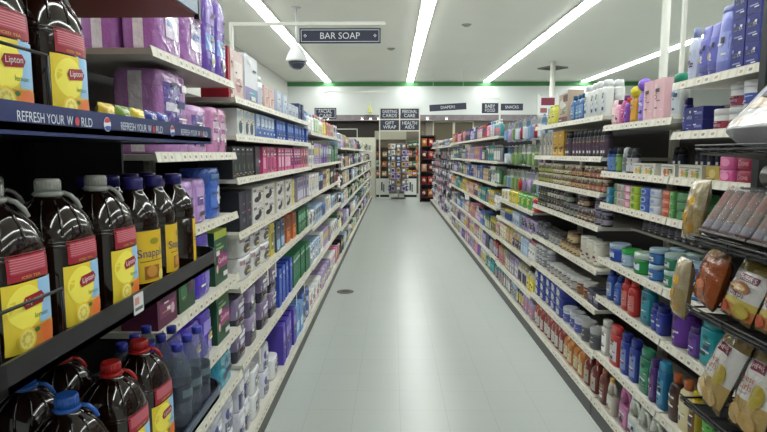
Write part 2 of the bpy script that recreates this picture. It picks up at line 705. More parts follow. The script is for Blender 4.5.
def blister(name, cat, w, h, card, ware, shape=0, top=None):
    """a carded pack that hangs from a peg: card with a punched hanger tab and a moulded bubble"""
    p = Proto(name, cat, w, .05, h)
    d = .05
    c = mt(card, paper)
    b = p.body
    b.box(-w / 2, w / 2, d / 2 - .003, d / 2, 0, h * .86, c)
    b.box(-w * .22, -w * .08, d / 2 - .003, d / 2, h * .86, h, c)
    b.box(w * .08, w * .22, d / 2 - .003, d / 2, h * .86, h, c)
    b.box(-w * .22, w * .22, d / 2 - .003, d / 2, h * .95, h, c)
    if top:
        b.box(-w / 2, w / 2, d / 2 - .0035, d / 2 - .002, h * .66, h * .86, mt(top, paper))
    W = mt(ware)
    y1 = d / 2 - .003
    if shape == 0:
        b.box(-w * .34, w * .34, -d / 2, y1, h * .08, h * .58, W, .006)
    elif shape == 1:
        b.loft([(h * .06, w * .2, d * .40, 2), (h * .4, w * .26, d * .46, 2), (h * .52, w * .14, d * .3, 2), (h * .62, w * .08, d * .2, 2)], W, 10, cy=-.001)
    else:
        b.loft([(h * .12, w * .40, d * .36, 2), (h * .3, w * .3, d * .46, 2), (h * .36, w * .2, d * .4, 2), (h * .56, w * .24, d * .4, 2)], W, 10, cy=-.001)
    return p


def wrap_bar(name, cat, w, d, h, col, art=(), e=4.0):
    """a bar in a glossy wrapper lying on its side with crimped ends"""
    p = Proto(name, cat, w, d, h)
    m = mt(col, M_bar)
    R = [(0, w / 2 * .94, d / 2 * .94, 6), (h * .12, w / 2 * .99, d / 2, 6), (h * .85, w / 2 * .99, d / 2, 6), (h * .995, w / 2 * .93, d / 2 * .93, 6)]
    p.body.loft(R, m, 16)
    for i, a in enumerate(art):
        art_on(p, on_front(R, .0008 + .0004 * i), [a], w, h)
    return p


def M_bar(c):
    return M(c, 0.28, coat=.3)


def bag(name, cat, w, h, t, zones, art=(), e=2.6, nx=14, nz=18, wr=1.0, parts=()):
    """a filled snack bag: pillow shape with crimped flat ends. zones = (upper limit, colour) from the foot upwards"""
    p = Proto(name, cat, w, t, h)
    rnd = random.Random(len(name) * 31 + int(w * 1e4))
    ph = [rnd.uniform(0, 6) for _ in range(4)]

    def th(x, z):
        u = max(-1, min(1, 2 * x / w))
        v = max(-1, min(1, 2 * z / h - 1))
        k = (1 - abs(u) ** e) * (1 - abs(v) ** 3.2)
        rip = 1 + wr * .09 * math.sin(9 * u + ph[0] + 2 * v) + wr * .07 * math.sin(13 * v + ph[1] + 3 * u)
        return t / 2 * (max(k, 0) ** .6) * rip * .9 + .0012

    def fr(off=0.0):
        return lambda x, z: (x, -th(x, z) - off, z)
    for side in (-1, 1):
        n = len(p.body.v)
        for j in range(nz + 1):
            v = j / nz
            for i in range(nx + 1):
                u = i / nx
                z = h * v
                pinch = 1 - .05 * (1 - abs(2 * v - 1) ** 4)
                x = (u - .5) * w * pinch
                p.body.v.append((x, side * th((u - .5) * w, z), z))
        for j in range(nz):
            for i in range(nx):
                vv = (j + .5) / nz
                col = next((c for lim, c in zones if vv <= lim), zones[-1][1])
                a = n + j * (nx + 1) + i
                q = (a, a + 1, a + nx + 2, a + nx + 1)
                p.body.face(q if side < 0 else q[::-1], mt(col, crinkle), True)
    p.front = fr
    for i, a in enumerate(art):
        art_on(p, fr(.0012 + .0006 * i), [a], w * .95, h, crinkle)
    return p


# ------------------------------------------------------------------ the room
CEIL = 4.70
YB, YF = 24.0, -5.0
XL, XR = -4.45, 17.0


def plane_box(name, x0, x1, y0, y1, z0, z1, mat, kind='structure', parent=None):
    b = MB()
    b.box(x0, x1, y0, y1, z0, z1, mat)
    return link(name, b.mesh(name), parent, kind)


WALLM = M((214, 216, 212), 0.6)
plane_box('floor', XL - .2, XR + .2, YF - .2, 29.2, -.12, 0, floor_mat())
plane_box('ceiling', XL - .2, XR + .2, YF - .2, 29.2, CEIL, CEIL + .12, M((236, 235, 228), 0.7, vary=.04, vscale=.8))
plane_box('wall_left', XL - .2, XL, YF, 29.0, 0, CEIL, M((196, 195, 189), 0.6))
plane_box('wall_right', XR, XR + .2, YF, 29.0, 0, CEIL, WALLM)
plane_box('wall_front', XL, XR, YF - .2, YF, 0, CEIL, WALLM)
plane_box('wall_back', XL, XR, YB, YB + .25, 3.30, CEIL, M((216, 219, 217), 0.55))
plane_box('wall_rear', XL, XR, 28.8, 29.0, 0, CEIL, M((92, 80, 70), 0.7))
plane_box('trim_1', XL, XR, YB - .03, YB, 4.49, 4.66, M((58, 122, 66), 0.5))
# lower face of the bulkhead: muted mauve strip of small pictures
tb = MB()
tb.box(XL, XR, YB - .02, YB + .25, 3.06, 3.30, M((132, 122, 126), 0.5, vary=.35, vscale=5))
link('trim_2', tb.mesh('trim_2'), None, 'structure')

# lamps: four rows of twin fluorescent strips
LAMP = emit('lamp_glow', (250, 255, 252), 13.5)
HOUS = M((225, 226, 222), 0.5)
lx = (-2.74, 0.705, 3.90, 7.97)
rown = ('first', 'second', 'third', 'fourth')
ordw = ('first', 'second', 'third', 'fourth', 'fifth', 'sixth', 'seventh', 'eighth', 'ninth', 'tenth', 'eleventh', 'twelfth', 'thirteenth',
        'fourteenth', 'fifteenth', 'sixteenth', 'seventeenth', 'eighteenth', 'nineteenth', 'twentieth')
tens = {2: 'twenty', 3: 'thirty', 4: 'forty', 5: 'fifty'}


def ordn(i):
    i += 1
    if i <= 20:
        return ordw[i - 1]
    if i % 10 == 0:
        return {3: 'thirtieth', 4: 'fortieth', 5: 'fiftieth'}[i // 10]
    return tens[i // 10] + '-' + ordw[i % 10 - 1]


hb = MB()
hb.box(-.15, .15, -1.20, 1.20, -.03, 0, HOUS)
db = MB()
db.loft([(-.048, .120, 1.185, 12), (-.042, .128, 1.19, 12), (-.03, .13, 1.195, 12)], LAMP, 24)
hme, dme = hb.mesh('housing'), db.mesh('diffuser')
for k, x in enumerate(lx):
    for i in range(11):
        y = YB - .02 - 1.2 - i * 2.42
        o = empty('ceiling_light', (x, y, CEIL - .001))
        tag(o, f'{ordn(i)} white fluorescent strip light counted from back wall, {rown[k]} ceiling row from the left', 'ceiling light', 'fluorescent strips on the ceiling')
        link('housing', hme, o)
        link('diffuser', dme, o)

# floor drain cover
dr = MB()
dr.loft([(.001, .105, .105, 2), (.004, .105, .105, 2), (.006, .095, .095, 2)], M((104, 98, 92), 0.45, metal=.5), 28)
o = link('drain_cover', dr.mesh('drain_cover'))
o.location = (-.585, 6.75, 0)
tag(o, 'round dull metal drain cover set in the pale tiled aisle floor', 'drain cover')
dk = MB()
dk.loft([(.0062, .05, .05, 2), (.0068, .05, .05, 2)], M((60, 56, 52), 0.5), 16)
link('grate', dk.mesh('grate'), o)

# ------------------------------------------------------------------ shelving
FL, FR = -0.78, 1.282           # the two lines of shelf fronts
DEP = 0.46
BAYS = {}


class Bay:
    def __init__(self, side, name, y0, y1, levels, label, top=2.10, deck=.124, upright=True, dep=DEP, peg=None):
        self.side, self.name, self.y0, self.y1 = side, name, y0, y1
        self.X = FL if side < 0 else FR
        self.levels = sorted(levels, reverse=True) + [deck]
        self.deck, self.dep = deck, dep
        # local frame: x towards the aisle is -1 on the right side; mesh built in world axes around (X, y0)
        o = empty('shelving_unit', (self.X, y0, 0))
        tag(o, label, 'shelving unit', 'gondola shelving along the aisle')
        s = -1 if side < 0 else 1       # direction away from the aisle
        L = y1 - y0
        g = .004

        def bx(nm, x0, x1, a, b, z0, z1, mat, parent=o):
            mb = MB()
            mb.box(min(s * x0, s * x1), max(s * x0, s * x1), a, b, z0, z1, mat)
            return link(nm, mb.mesh(nm), parent)
        bx('back_panel', dep, dep + .02, g, L - g, .0, top, BACKM)
        for a in (g, L - g - .03):
            bx('upright', dep - .03, dep, a, a + .03, .0, top + .02, CREAM)
        bx('kick_plate', .006, .03, g, L - g, 0, deck - .03, M((74, 72, 70), 0.5))
        for z in self.levels:
            sh = bx('shelf' if z != deck else 'base_shelf', .008, dep - .032, g, L - g, z - .02, z, SHELFM)
            mb = MB()
            # price rail, leaning back a little
            x0, x1 = 0.0, .012
            n = len(mb.v)
            P = [(x0, z - .026), (x1 - .004, z + .009), (x1, z + .009), (x0 + .008, z - .026)]
            for yy in (g, L - g):
                mb.v += [(s * a, yy, c) for a, c in P]
            F = [(0, 1, 5, 4), (1, 2, 6, 5), (2, 3, 7, 6), (3, 0, 4, 7), (3, 2, 1, 0), (4, 5, 6, 7)]
            for f in F:
                mb.face(f if s > 0 else f[::-1], RAIL)
            link('price_rail', mb.mesh('price_rail'), sh)
        self.o = o
        self.s = s
        BAYS[name] = self

    def level_word(self, z):
        i = min(range(len(self.levels)), key=lambda k: abs(self.levels[k] - z))
        if i == len(self.levels) - 1:
            return 'bottom', self.levels[i]
        return ('top' if i == 0 else ordw[i]), self.levels[i]

    def run(self, z, px0, px1, p, desc, rows=1, layers=1, back=.0, gap=.004, n=None, jit=.014, ypix=True, rot=2.0, first_layers=None, y=None):
        """goods p side by side along the shelf at height z from picture column px0 to px1"""
        lw, zz = self.level_word(z)
        Xp = self.X + self.s * .03
        if y:
            a, b = y
        else:
            a, b = sorted((y_of(px0, Xp, zz), y_of(px1, Xp, zz)))
        a, b = max(a, self.y0 + .012), min(b, self.y1 - .012)
        if n is None:
            n = int((b - a + gap) / (p.w + gap) + .25)
        n = max(n, 1)
        if b - a < .035:
            print('DROPPED', desc, lw, self.name)
            return []
        while n > 1 and (b - a) / n < p.w * .8:
            n -= 1
        pitch = min((b - a) / n, p.w * 1.5) if n > 1 else min(b - a, p.w + .004)
        sx = min(1.0, (pitch - .004) / p.w)
        grp = f'{desc} row on {lw} shelf of {self.name}'
        rz = PI / 2 if self.side < 0 else -PI / 2
        out = []
        skip = {i for i in range(1, n - 1) if random.random() < .07} if n >= 5 else set()
        seen = -1
        for i_ in range(n):
            if i_ in skip:
                continue
            seen += 1
            i = seen
            nl = layers - 1 if layers > 1 and n >= 4 and random.random() < .12 else layers
            for r in range(rows):
                for l in range(max(nl, 1)):
                    yc = a + pitch * (i_ + .5)
                    jx = random.uniform(0, jit) if l == 0 and (rows == 1 or r == 0) else (jx if l or rows > 1 else 0)
                    if l == 0:
                        jr = math.radians(random.uniform(-rot, rot)) * (1 if pitch - p.w > .010 else .15)
                    xx = self.X + self.s * (.030 + back + jx + r * (p.d + .008))
                    lab = f'{desc}, {ordn(i)} from near end, {lw} shelf, {self.name}' if n > 1 else f'{desc}, {lw} shelf, {self.name}'
                    if layers > 1:
                        lab = (('lower ', 'upper ', 'topmost ')[l] if layers < 3 or l != 1 else 'middle ') + lab
                    if rows > 1 and r:
                        lab = 'rear ' + lab
                    q = p.place((xx, yc, zz + .0012 + l * (p.h + .0012)), rz + jr, label=lab, group=grp, sx=sx)
                    out.append(q)
        return out


def fill(bay, z, px0, px1, seq, seed=0, per=(3, 6), rows=1, layers=1, y=None):
    """a shelf of short runs, each of one kind; seq is a list of (proto, description)"""
    rnd = random.Random(seed * 977 + int(z * 1000))
    lw, zz = bay.level_word(z)
    Xp = bay.X + bay.s * .03
    a, b = y or sorted((y_of(px0, Xp, zz), y_of(px1, Xp, zz)))
    a, b = max(a, bay.y0 + .012), min(b, bay.y1 - .012)
    i = 0
    while a < b - .05:
        p, desc = seq[i % len(seq)]
        k = rnd.randint(*per)
        e = min(b, a + k * (p.w + .006) + .004)
        if int((e - a + .004) / (p.w + .004)) >= 1:
            bay.run(z, 0, 0, p, desc, rows, layers, y=(a, e), n=int((e - a + .004) / (p.w + .004)))
        a = e + .004
        i += 1
        if i >= len(seq):
            break

# ------------------------------------------------------------------ left shelving
L1 = Bay(-1, 'nearest left bay', 1.85, 2.81, [2.04, 1.695, 1.40, 1.084, .806, .57], 'nearest cream shelving unit on the left, stacked with lilac and purple packs', top=2.1)
L2 = Bay(-1, 'second left bay', 2.812, 5.40, [1.976, 1.787, 1.566, 1.283, 1.002, .592], 'second cream shelving unit on the left, with the pink carton row', top=2.06)
L3 = Bay(-1, 'third left bay', 5.402, 8.45, [1.90, 1.577, 1.29, .96, .58], 'third cream shelving unit on the left, filled with white, lilac and green goods', top=2.0)
L4 = []
for i, (a, b) in enumerate(((8.452, 11.55), (11.552, 14.65), (14.652, 17.75), (17.752, 20.85))):
    L4.append(Bay(-1, ('fourth', 'fifth', 'sixth', 'seventh')[i] + ' left bay', a, b, [1.78, 1.47, 1.18, .88, .52],
                  ('fourth', 'fifth', 'sixth', 'seventh and farthest')[i] + ' cream shelving unit along the left of the aisle', top=1.95))

LIL, LIL2, PUR, DPUR, WHT, NAVY = (176, 120, 186), (196, 152, 202), (110, 78, 176), (66, 44, 140), (226, 226, 230), (40, 46, 92)
pad1 = soft('diaper_pack', 'diaper pack', .28, .19, .30, LIL, [('s', .36, .62, (226, 220, 230)), ('r', .12, .62, .30, .86, (92, 70, 150)), ('r', .16, .58, .52, .62, (214, 206, 226)), ('d', .74, .3, .14, .14, (226, 190, 222))], mat=crinkle)
pad1b = soft('diaper_pack', 'diaper pack', .235, .14, .25, (160, 104, 172), [('s', .36, .62, (226, 220, 230)), ('r', .3, .8, .3, .7, (226, 214, 236)), ('r', .36, .7, .46, .56, (90, 120, 190))], mat=crinkle)
pad2 = soft('diaper_pack', 'diaper pack', .175, .2, .36, PUR, [('s', .4, .6, (180, 170, 214)), ('r', .1, .9, .3, .5, (120, 150, 214)), ('r', .12, .7, .62, .86, (150, 120, 206)), ('d', .6, .2, .2, .08, (176, 190, 230))], mat=crinkle)
pad3 = soft('diaper_pack', 'diaper pack', .22, .2, .2, LIL2, [('r', .1, .9, .2, .55, (226, 214, 232)), ('r', .1, .6, .60, .8, (112, 92, 160)), ('t', 'FE', .4, .38, .5, (70, 64, 120))], mat=crinkle)
pad4 = soft('diaper_pack', 'diaper pack', .15, .2, .21, (204, 140, 186), [('r', .15, .8, .3, .7, (226, 196, 218)), ('r', .2, .6, .45, .55, (150, 80, 140))], mat=crinkle)
L1.run(2.04, 0, 0, pad1b, 'lilac diaper pack with white stripe', y=(1.98, 2.47), n=2, rows=2)
L1.run(2.04, 0, 0, pad2, 'tall shiny purple diaper pack', y=(2.48, 2.80), n=2)
L1.run(1.695, 0, 0, pad1, 'large lilac diaper pack with white stripe', y=(1.98, 2.27), n=1)
L1.run(1.695, 0, 0, pad3, 'pale lilac wrapped pack', y=(2.28, 2.52), n=1)
L1.run(1.695, 0, 0, pad4, 'pink wrapped pack', y=(2.53, 2.80), n=2)
L1.run(1.40, 0, 0, soft('pad_pack', 'pad pack', .16, .30, .19, (178, 140, 200), [('r', .1, .9, .15, .8, (196, 164, 214)), ('r', .2, .6, .4, .6, (120, 90, 160))]), 'lilac soft pack behind the tea bottles', y=(2.14, 2.48), n=2)
L1.run(1.40, 0, 0, soft('pouch', 'pouch', .19, .16, .23, (62, 98, 186), [('d', .66, .45, .16, .2, (206, 218, 236)), ('r', .2, .8, .78, .88, (110, 160, 220)), ('r', .15, .5, .2, .6, (80, 120, 206))], e=3.2), 'rounded blue pouch with white oval', y=(2.50, 2.77), n=1)
darkbox = carton('dark_carton', 'carton', .13, .2, .24, (44, 36, 58), [('r', .2, .8, .6, .8, (96, 70, 120))])
careart = [('r', 0, 1, .86, 1, (186, 200, 70)), ('r', .22, 1, .30, .58, (150, 44, 104)), ('t', 'Carefree', .60, .44, .66, (240, 224, 232)), ('d', .16, .3, .07, .08, (226, 190, 180)), ('r', .1, .7, .66, .70, (130, 176, 120)), ('r', .1, .5, .74, .77, (120, 166, 110))]
care = carton('liner_carton', 'carton', .19, .13, .25, (34, 76, 48), careart, top=(190, 204, 80))
L1.run(1.084, 0, 0, carton('liner_carton', 'carton', .17, .13, .17, (96, 34, 68), [('r', .1, .9, .2, .5, (130, 60, 100)), ('d', .75, .3, .1, .12, (220, 180, 190))]), 'maroon panty liner carton', y=(1.87, 2.05), n=1)
L1.run(1.084, 0, 0, carton('liner_carton', 'carton', .17, .13, .20, (36, 74, 44), [('d', .3, .4, .2, .2, (66, 120, 80)), ('r', .55, .9, .3, .8, (90, 50, 70))]), 'small dark green liner carton', y=(2.07, 2.25), n=1)
L1.run(1.084, 0, 0, soft('pad_pack', 'pad pack', .19, .16, .27, (84, 58, 186), [('r', .25, .8, .55, .8, (140, 120, 220)), ('d', .7, .3, .2, .16, (120, 96, 210)), ('s', .3, .5, (110, 90, 206))]), 'shiny violet pad pack', y=(2.27, 2.5), n=1)
L1.run(1.084, 0, 0, care, 'green liner carton with plum label', y=(2.52, 2.79), n=1)
L1.run(.806, 0, 0, soft('pad_pack', 'pad pack', .17, .16, .20, (84, 58, 186), [('r', .25, .8, .5, .8, (140, 120, 220)), ('d', .7, .3, .2, .2, (170, 150, 226))]), 'violet pad pack with pale swirl', y=(1.95, 2.48), n=3)
L1.run(.806, 0, 0, carton('liner_carton', 'carton', .19, .13, .255, (34, 76, 48), careart, top=(190, 204, 80)), 'green liner carton with lime top', y=(2.51, 2.78), n=1)
L1.run(.57, 0, 0, soft('wipe_pack', 'wipe pack', .25, .13, .21, (26, 140, 168), [('r', .2, .75, .3, .75, (70, 176, 196)), ('d', .6, .5, .2, .22, (40, 120, 160))]), 'glossy teal wipe pack', y=(1.9, 2.77), n=3)
wp = soft('tampon_pack', 'pack', .16, .2, .17, (214, 214, 226), [('r', .1, .9, .12, .42, (70, 76, 110)), ('r', .3, .9, .55, .85, (236, 236, 240)), ('d', .25, .65, .14, .16, (90, 84, 160))])
wpb = soft('tampon_pack', 'pack', .19, .2, .15, (222, 222, 224), [('r', .3, .9, .2, .7, (150, 150, 166)), ('d', .5, .45, .2, .18, (60, 62, 80))], mat=crinkle)
wpc = soft('tampon_pack', 'pack', .15, .2, .19, (206, 204, 216), [('r', .1, .5, .1, .55, (60, 58, 110)), ('r', .15, .85, .65, .85, (240, 240, 242))], mat=crinkle)
L1.run(.124, 0, 0, wp, 'white and navy wrapped pack', rows=1, layers=2, y=(1.88, 2.78), n=5)

# second bay
P = {}
L2.run(1.976, 227, 235, carton('nursing_carton', 'carton', .17, .14, .25, (176, 36, 52), [('r', .45, 1, .0, 1, (228, 206, 204))]), 'red and white carton')
L2.run(1.976, 235.5, 246, carton('nursing_carton', 'carton', .21, .14, .25, (222, 196, 192), [('r', .1, .9, .45, .8, (236, 222, 218)), ('d', .5, .3, .25, .14, (206, 150, 150))]), 'pale pink tall carton', n=1)
L2.run(1.976, 246.5, 259, carton('nursing_carton', 'carton', .29, .14, .27, (224, 226, 232), [('r', .0, 1, .0, .34, (150, 132, 186)), ('d', .6, .18, .3, .14, (96, 168, 182))]), 'white carton with purple and teal foot', n=1)
L2.run(1.976, 259.5, 265, bottle('wash_bottle', 'bottle', 'tall', .12, .07, .19, (232, 234, 236), (226, 228, 232), (200, 206, 220), False), 'white bottle', n=1)
L2.run(1.976, 265.5, 276, carton('small_carton', 'carton', .14, .12, .15, (222, 188, 184), [('r', .1, .9, .2, .6, (238, 220, 216)), ('d', .5, .4, .2, .2, (214, 150, 130))]), 'pink small carton', n=2)
L2.run(1.976, 277, 288, carton('small_carton', 'carton', .15, .12, .16, (196, 206, 226), [('r', .1, .9, .5, .9, (224, 228, 238))]), 'pale blue carton', n=2)
L2.run(1.976, 288.5, 299, carton('small_carton', 'carton', .12, .12, .11, (206, 212, 222), [('r', .1, .9, .2, .5, (150, 160, 190))]), 'grey white carton', n=3)
L2.run(1.976, 299.5, 304, carton('small_carton', 'carton', .10, .12, .15, (48, 58, 104), [('r', .1, .9, .5, .8, (90, 110, 160))]), 'dark blue carton', n=2)
L2.run(1.976, 304.5, 307.5, carton('small_carton', 'carton', .09, .12, .11, (84, 120, 184), [('r', .1, .9, .5, .8, (190, 206, 230))]), 'light blue carton', n=2)
wc = carton('white_carton', 'carton', .125, .2, .145, (214, 216, 218), [('d', .5, .34, .28, .24, (74, 84, 96)), ('r', .1, .9, .72, .9, (176, 188, 206))])
L2.run(1.787, 238, 257, wc, 'white carton with dark round picture')
bc = carton('blue_carton', 'carton', .10, .2, .145, (150, 172, 212), [('r', 0, 1, .0, .4, (66, 104, 176)), ('r', .2, .8, .5, .85, (216, 224, 236))])
L2.run(1.787, 257.5, 276, bc, 'pale blue and white carton')
bc2 = carton('blue_carton', 'carton', .10, .2, .14, (66, 100, 186), [('r', .1, .9, .55, .85, (130, 160, 220)), ('d', .5, .3, .25, .2, (40, 60, 130)), ('r', .2, .7, .1, .18, (214, 222, 236))])
L2.run(1.787, 277, 312, bc2, 'bright blue carton')
kc = carton('hair_color_carton', 'carton', .10, .18, .165, (34, 34, 38), [('d', .6, .35, .14, .12, (90, 110, 70)), ('r', .2, .8, .75, .8, (90, 90, 96))])
L2.run(1.566, 232, 256, kc, 'black hair color carton', n=5)
L2.run(1.566, 256.5, 263, carton('hair_color_carton', 'carton', .10, .18, .17, (70, 62, 72), [('r', .1, .9, .3, .6, (106, 90, 110))]), 'dim grey hair color carton')
for k, (a, b, c1, c2, nm) in enumerate(((263.5, 268, (196, 72, 128), (226, 150, 180), 'rose'), (268.3, 275, (214, 120, 160), (170, 60, 110), 'light pink'), (275.3, 279.5, (182, 34, 88), (214, 80, 130), 'deep crimson'),
                                       (280, 292, (206, 104, 152), (232, 176, 200), 'candy pink'), (292.3, 302, (192, 92, 146), (150, 60, 116), 'mauve pink'), (302.3, 312, (214, 130, 148), (96, 60, 90), 'salmon pink'))):
    L2.run(1.566, a, b, carton('hair_color_carton', 'carton', .085, .18, .17, c1, [('r', .12, .88, .2, .62, c2), ('r', .0, 1, .70, .76, (240, 214, 226)), ('d', .5, .85, .2, .06, (240, 220, 230))]), nm + ' hair color carton')
L2.run(1.283, 240, 253, carton('shoe_carton', 'carton', .13, .2, .21, (36, 36, 44), [('r', .1, .4, .1, .9, (60, 60, 84)), ('r', .5, .9, .2, .3, (90, 96, 110))]), 'black upright carton', n=3)
sc = carton('shoe_carton', 'carton', .28, .22, .105, (208, 206, 204), [('d', .36, .30, .24, .16, (46, 42, 42)), ('d', .58, .46, .14, .22, (60, 54, 54)), ('r', .06, .3, .75, .9, (120, 116, 120)), ('r', .94, 1, 0, 1, (206, 196, 110))])
L2.run(1.283, 253.5, 293, sc, 'white shoe-picture carton', layers=2, n=4)
L2.run(1.283, 294, 297, carton('shoe_carton', 'carton', .10, .2, .2, (206, 196, 110)), 'yellow upright carton', n=1)
L2.run(1.283, 297.3, 312, carton('grey_carton', 'carton', .12, .2, .20, (150, 142, 166), [('r', .1, .9, .1, .45, (196, 192, 208)), ('r', .15, .85, .6, .8, (104, 96, 130))]), 'grey lilac carton')
sp = soft('sponge_pack', 'pack', .23, .16, .125, (216, 214, 214), [('d', .5, .35, .3, .22, (78, 76, 84)), ('d', .75, .7, .12, .14, (60, 60, 66)), ('r', .05, .3, .7, .9, (176, 150, 160))])
L2.run(1.002, 243, 272, sp, 'puffy black-printed white pack', layers=2, n=4)
L2.run(1.002, 272.5, 276.5, carton('tall_carton', 'carton', .13, .16, .22, (206, 190, 74), [('r', .2, .8, .2, .7, (120, 116, 84))]), 'mustard yellow tall carton', n=1)
L2.run(1.002, 277, 287, carton('tall_carton', 'carton', .14, .16, .21, (80, 96, 120), [('r', .1, .9, .1, .4, (150, 186, 214)), ('r', .2, .8, .6, .9, (44, 48, 60))]), 'steel blue tall carton', n=2)
L2.run(1.002, 287.5, 298, carton('tall_carton', 'carton', .16, .16, .21, (196, 104, 50), [('r', .0, 1, .55, 1, (104, 58, 46)), ('r', .1, .9, .2, .4, (222, 140, 70))]), 'orange and brown tall carton', n=2)
L2.run(1.002, 298.5, 312, carton('tall_carton', 'carton', .14, .16, .2, (30, 92, 60), [('r', .1, .9, .5, .8, (120, 176, 140)), ('r', .2, .7, .1, .3, (60, 140, 90))]), 'dark green tall carton')
kx = soft('pad_pack', 'pad pack', .19, .2, .17, (126, 110, 146), [('b', .0, .38, (44, 38, 56)), ('r', .1, .9, .45, .62, (186, 174, 204)), ('r', .3, .9, .68, .8, (226, 220, 232)), ('d', .3, .5, .12, .14, (60, 50, 76))], e=8, puff=.035)
kx2 = soft('pad_pack', 'pad pack', .17, .2, .165, (96, 84, 116), [('b', .55, 1.0, (150, 134, 170)), ('r', .1, .9, .1, .4, (40, 34, 52)), ('d', .4, .6, .18, .16, (206, 196, 216))], e=8, puff=.035)
L2.run(.592, 236, 251, kx, 'lilac and black pad pack', layers=2, n=3)
L2.run(.592, 251.5, 262, kx2, 'dusky lilac-topped pad pack', layers=2)
L2.run(.592, 262.5, 279, kx, 'lilac black-footed pad pack', layers=2)
L2.run(.592, 279.5, 294, carton('tampon_carton', 'carton', .10, .15, .27, (46, 76, 176), [('r', .2, .8, .3, .7, (70, 110, 206)), ('r', .1, .9, .8, .86, (150, 180, 226))]), 'royal blue tampon carton', n=4)
L2.run(.592, 294.5, 312, carton('tampon_carton', 'carton', .12, .15, .26, (26, 104, 66), [('r', .2, .8, .2, .6, (60, 140, 100)), ('r', .1, .9, .78, .85, (180, 206, 190))]), 'bright green tampon carton')
L2.run(.124, 240, 254, wpc, 'pale lilac pack with navy corner', layers=2)
L2.run(.124, 254.5, 266, wpb, 'crinkled white pack with grey print', layers=2)
L2.run(.124, 266.5, 275, wp, 'white pack with navy print', layers=2)
L2.run(.124, 275.5, 283, wpb, 'crinkled white pack beside purple cartons', layers=1)
L2.run(.124, 283.5, 297, carton('tampon_carton', 'carton', .11, .2, .30, (84, 66, 176), [('r', .1, .9, .55, .8, (150, 130, 214)), ('r', .2, .7, .2, .4, (50, 40, 120))]), 'purple tampon carton', n=4)
L2.run(.124, 297.5, 304, carton('tampon_carton', 'carton', .15, .2, .26, (104, 150, 206), [('r', .1, .9, .2, .5, (200, 220, 236))]), 'sky blue tampon carton', n=2)
L2.run(.124, 304.5, 316, soft('pad_pack', 'pad pack', .18, .2, .14, (70, 96, 160), [('r', .1, .9, .2, .5, (200, 206, 226)), ('d', .6, .6, .2, .2, (40, 56, 110))]), 'blue and white pad pack', layers=2)
# small shelf talkers clipped to the rails
tk = MB()
tk.box(-.001, .001, -.012, .012, -.075, .02, M((226, 216, 186), 0.5))
tkm = tk.mesh('shelf_talker')
for i, (px, py_z) in enumerate(((267, 1.002), (275, 1.002), (259, .592), (296, .592), (304, .592))):
    k = link('shelf_talker', tkm, L2.o)
    k.location = (.004 + .0, y_of(px, FL, py_z) - L2.y0, py_z - .045)

# colours for the far runs
HUE = {'white': (222, 222, 220), 'grey': (140, 140, 144), 'black': (40, 40, 46), 'lilac': (176, 156, 196), 'navy': (46, 58, 106), 'green': (66, 120, 84), 'pale green': (176, 200, 170), 'blue': (76, 116, 184),
       'pale blue': (172, 194, 220), 'pink': (208, 136, 160), 'peach': (222, 160, 134), 'red': (176, 48, 52), 'teal': (40, 140, 144), 'purple': (112, 78, 160), 'yellow': (214, 194, 82), 'orange': (206, 116, 54),
       'brown': (106, 78, 60), 'tan': (188, 160, 122), 'cream': (222, 212, 186), 'maroon': (110, 40, 56)}
CACHE = {}


def G(kind, colour, w=None, h=None):
    """plain shelf goods for the farther bays, by kind and colour: (proto, description)"""
    k = (kind, colour, w, h)
    if k in CACHE:
        return CACHE[k]
    c = HUE[colour]
    rnd = random.Random(str(k))
    alt = HUE[rnd.choice(['white', 'cream', 'pale blue', 'navy', 'yellow', 'pink', 'grey'])]
    if alt == c:
        alt = (90, 90, 100)
    if kind == 'box':
        p = carton('boxed_soap', 'carton', w or .11, .15, h or .17, c, [('r', .1, .9, .5, .8, alt), ('d', .5, .28, .22, .12, tuple(int(v * .6) for v in c)), ('r', .2, .8, .88, .94, tuple(min(255, int(v * 1.2)) for v in c))])
        d = f'{colour} box'
    elif kind == 'wash':
        p = bottle('body_wash_bottle', 'bottle', 'tall', w or .085, .055, h or .21, c, tuple(int(v * .8) for v in c), alt, False, 10)
        d = f'{colour} body wash bottle'
    elif kind == 'shampoo':
        p = bottle('shampoo_bottle', 'bottle', 'oval', w or .085, .05, h or .21, c, alt, tuple(min(255, int(v * 1.15 + 12)) for v in c), False, 10)
        d = f'{colour} shampoo bottle'
    elif kind == 'lotion':
        p = bottle('lotion_bottle', 'bottle', 'pump', w or .085, .06, h or .22, c, (230, 230, 230), alt, False, 10)
        d = f'{colour} pump lotion bottle'
    elif kind == 'soft':
        p = soft('wrapped_pack', 'pack', w or .15, .16, h or .15, c, [('r', .12, .88, .3, .62, alt), ('d', .6, .75, .15, .12, tuple(int(v * .6) for v in c))], seg=14)
        d = f'{colour} soft pack'
    elif kind == 'can':
        p = bottle('spray_can', 'spray can', 'can', w or .06, w or .06, h or .2, c, alt, tuple(int(v * .7) for v in c), False, 10)
        d = f'{colour} spray can'
    elif kind == 'jar':
        p = bottle('cream_jar', 'jar', 'tub', w or .09, w or .09, h or .08, c, alt, tuple(int(v * .8) for v in c), False, 12)
        d = f'{colour} cream jar'
    CACHE[k] = (p, d)
    return CACHE[k]


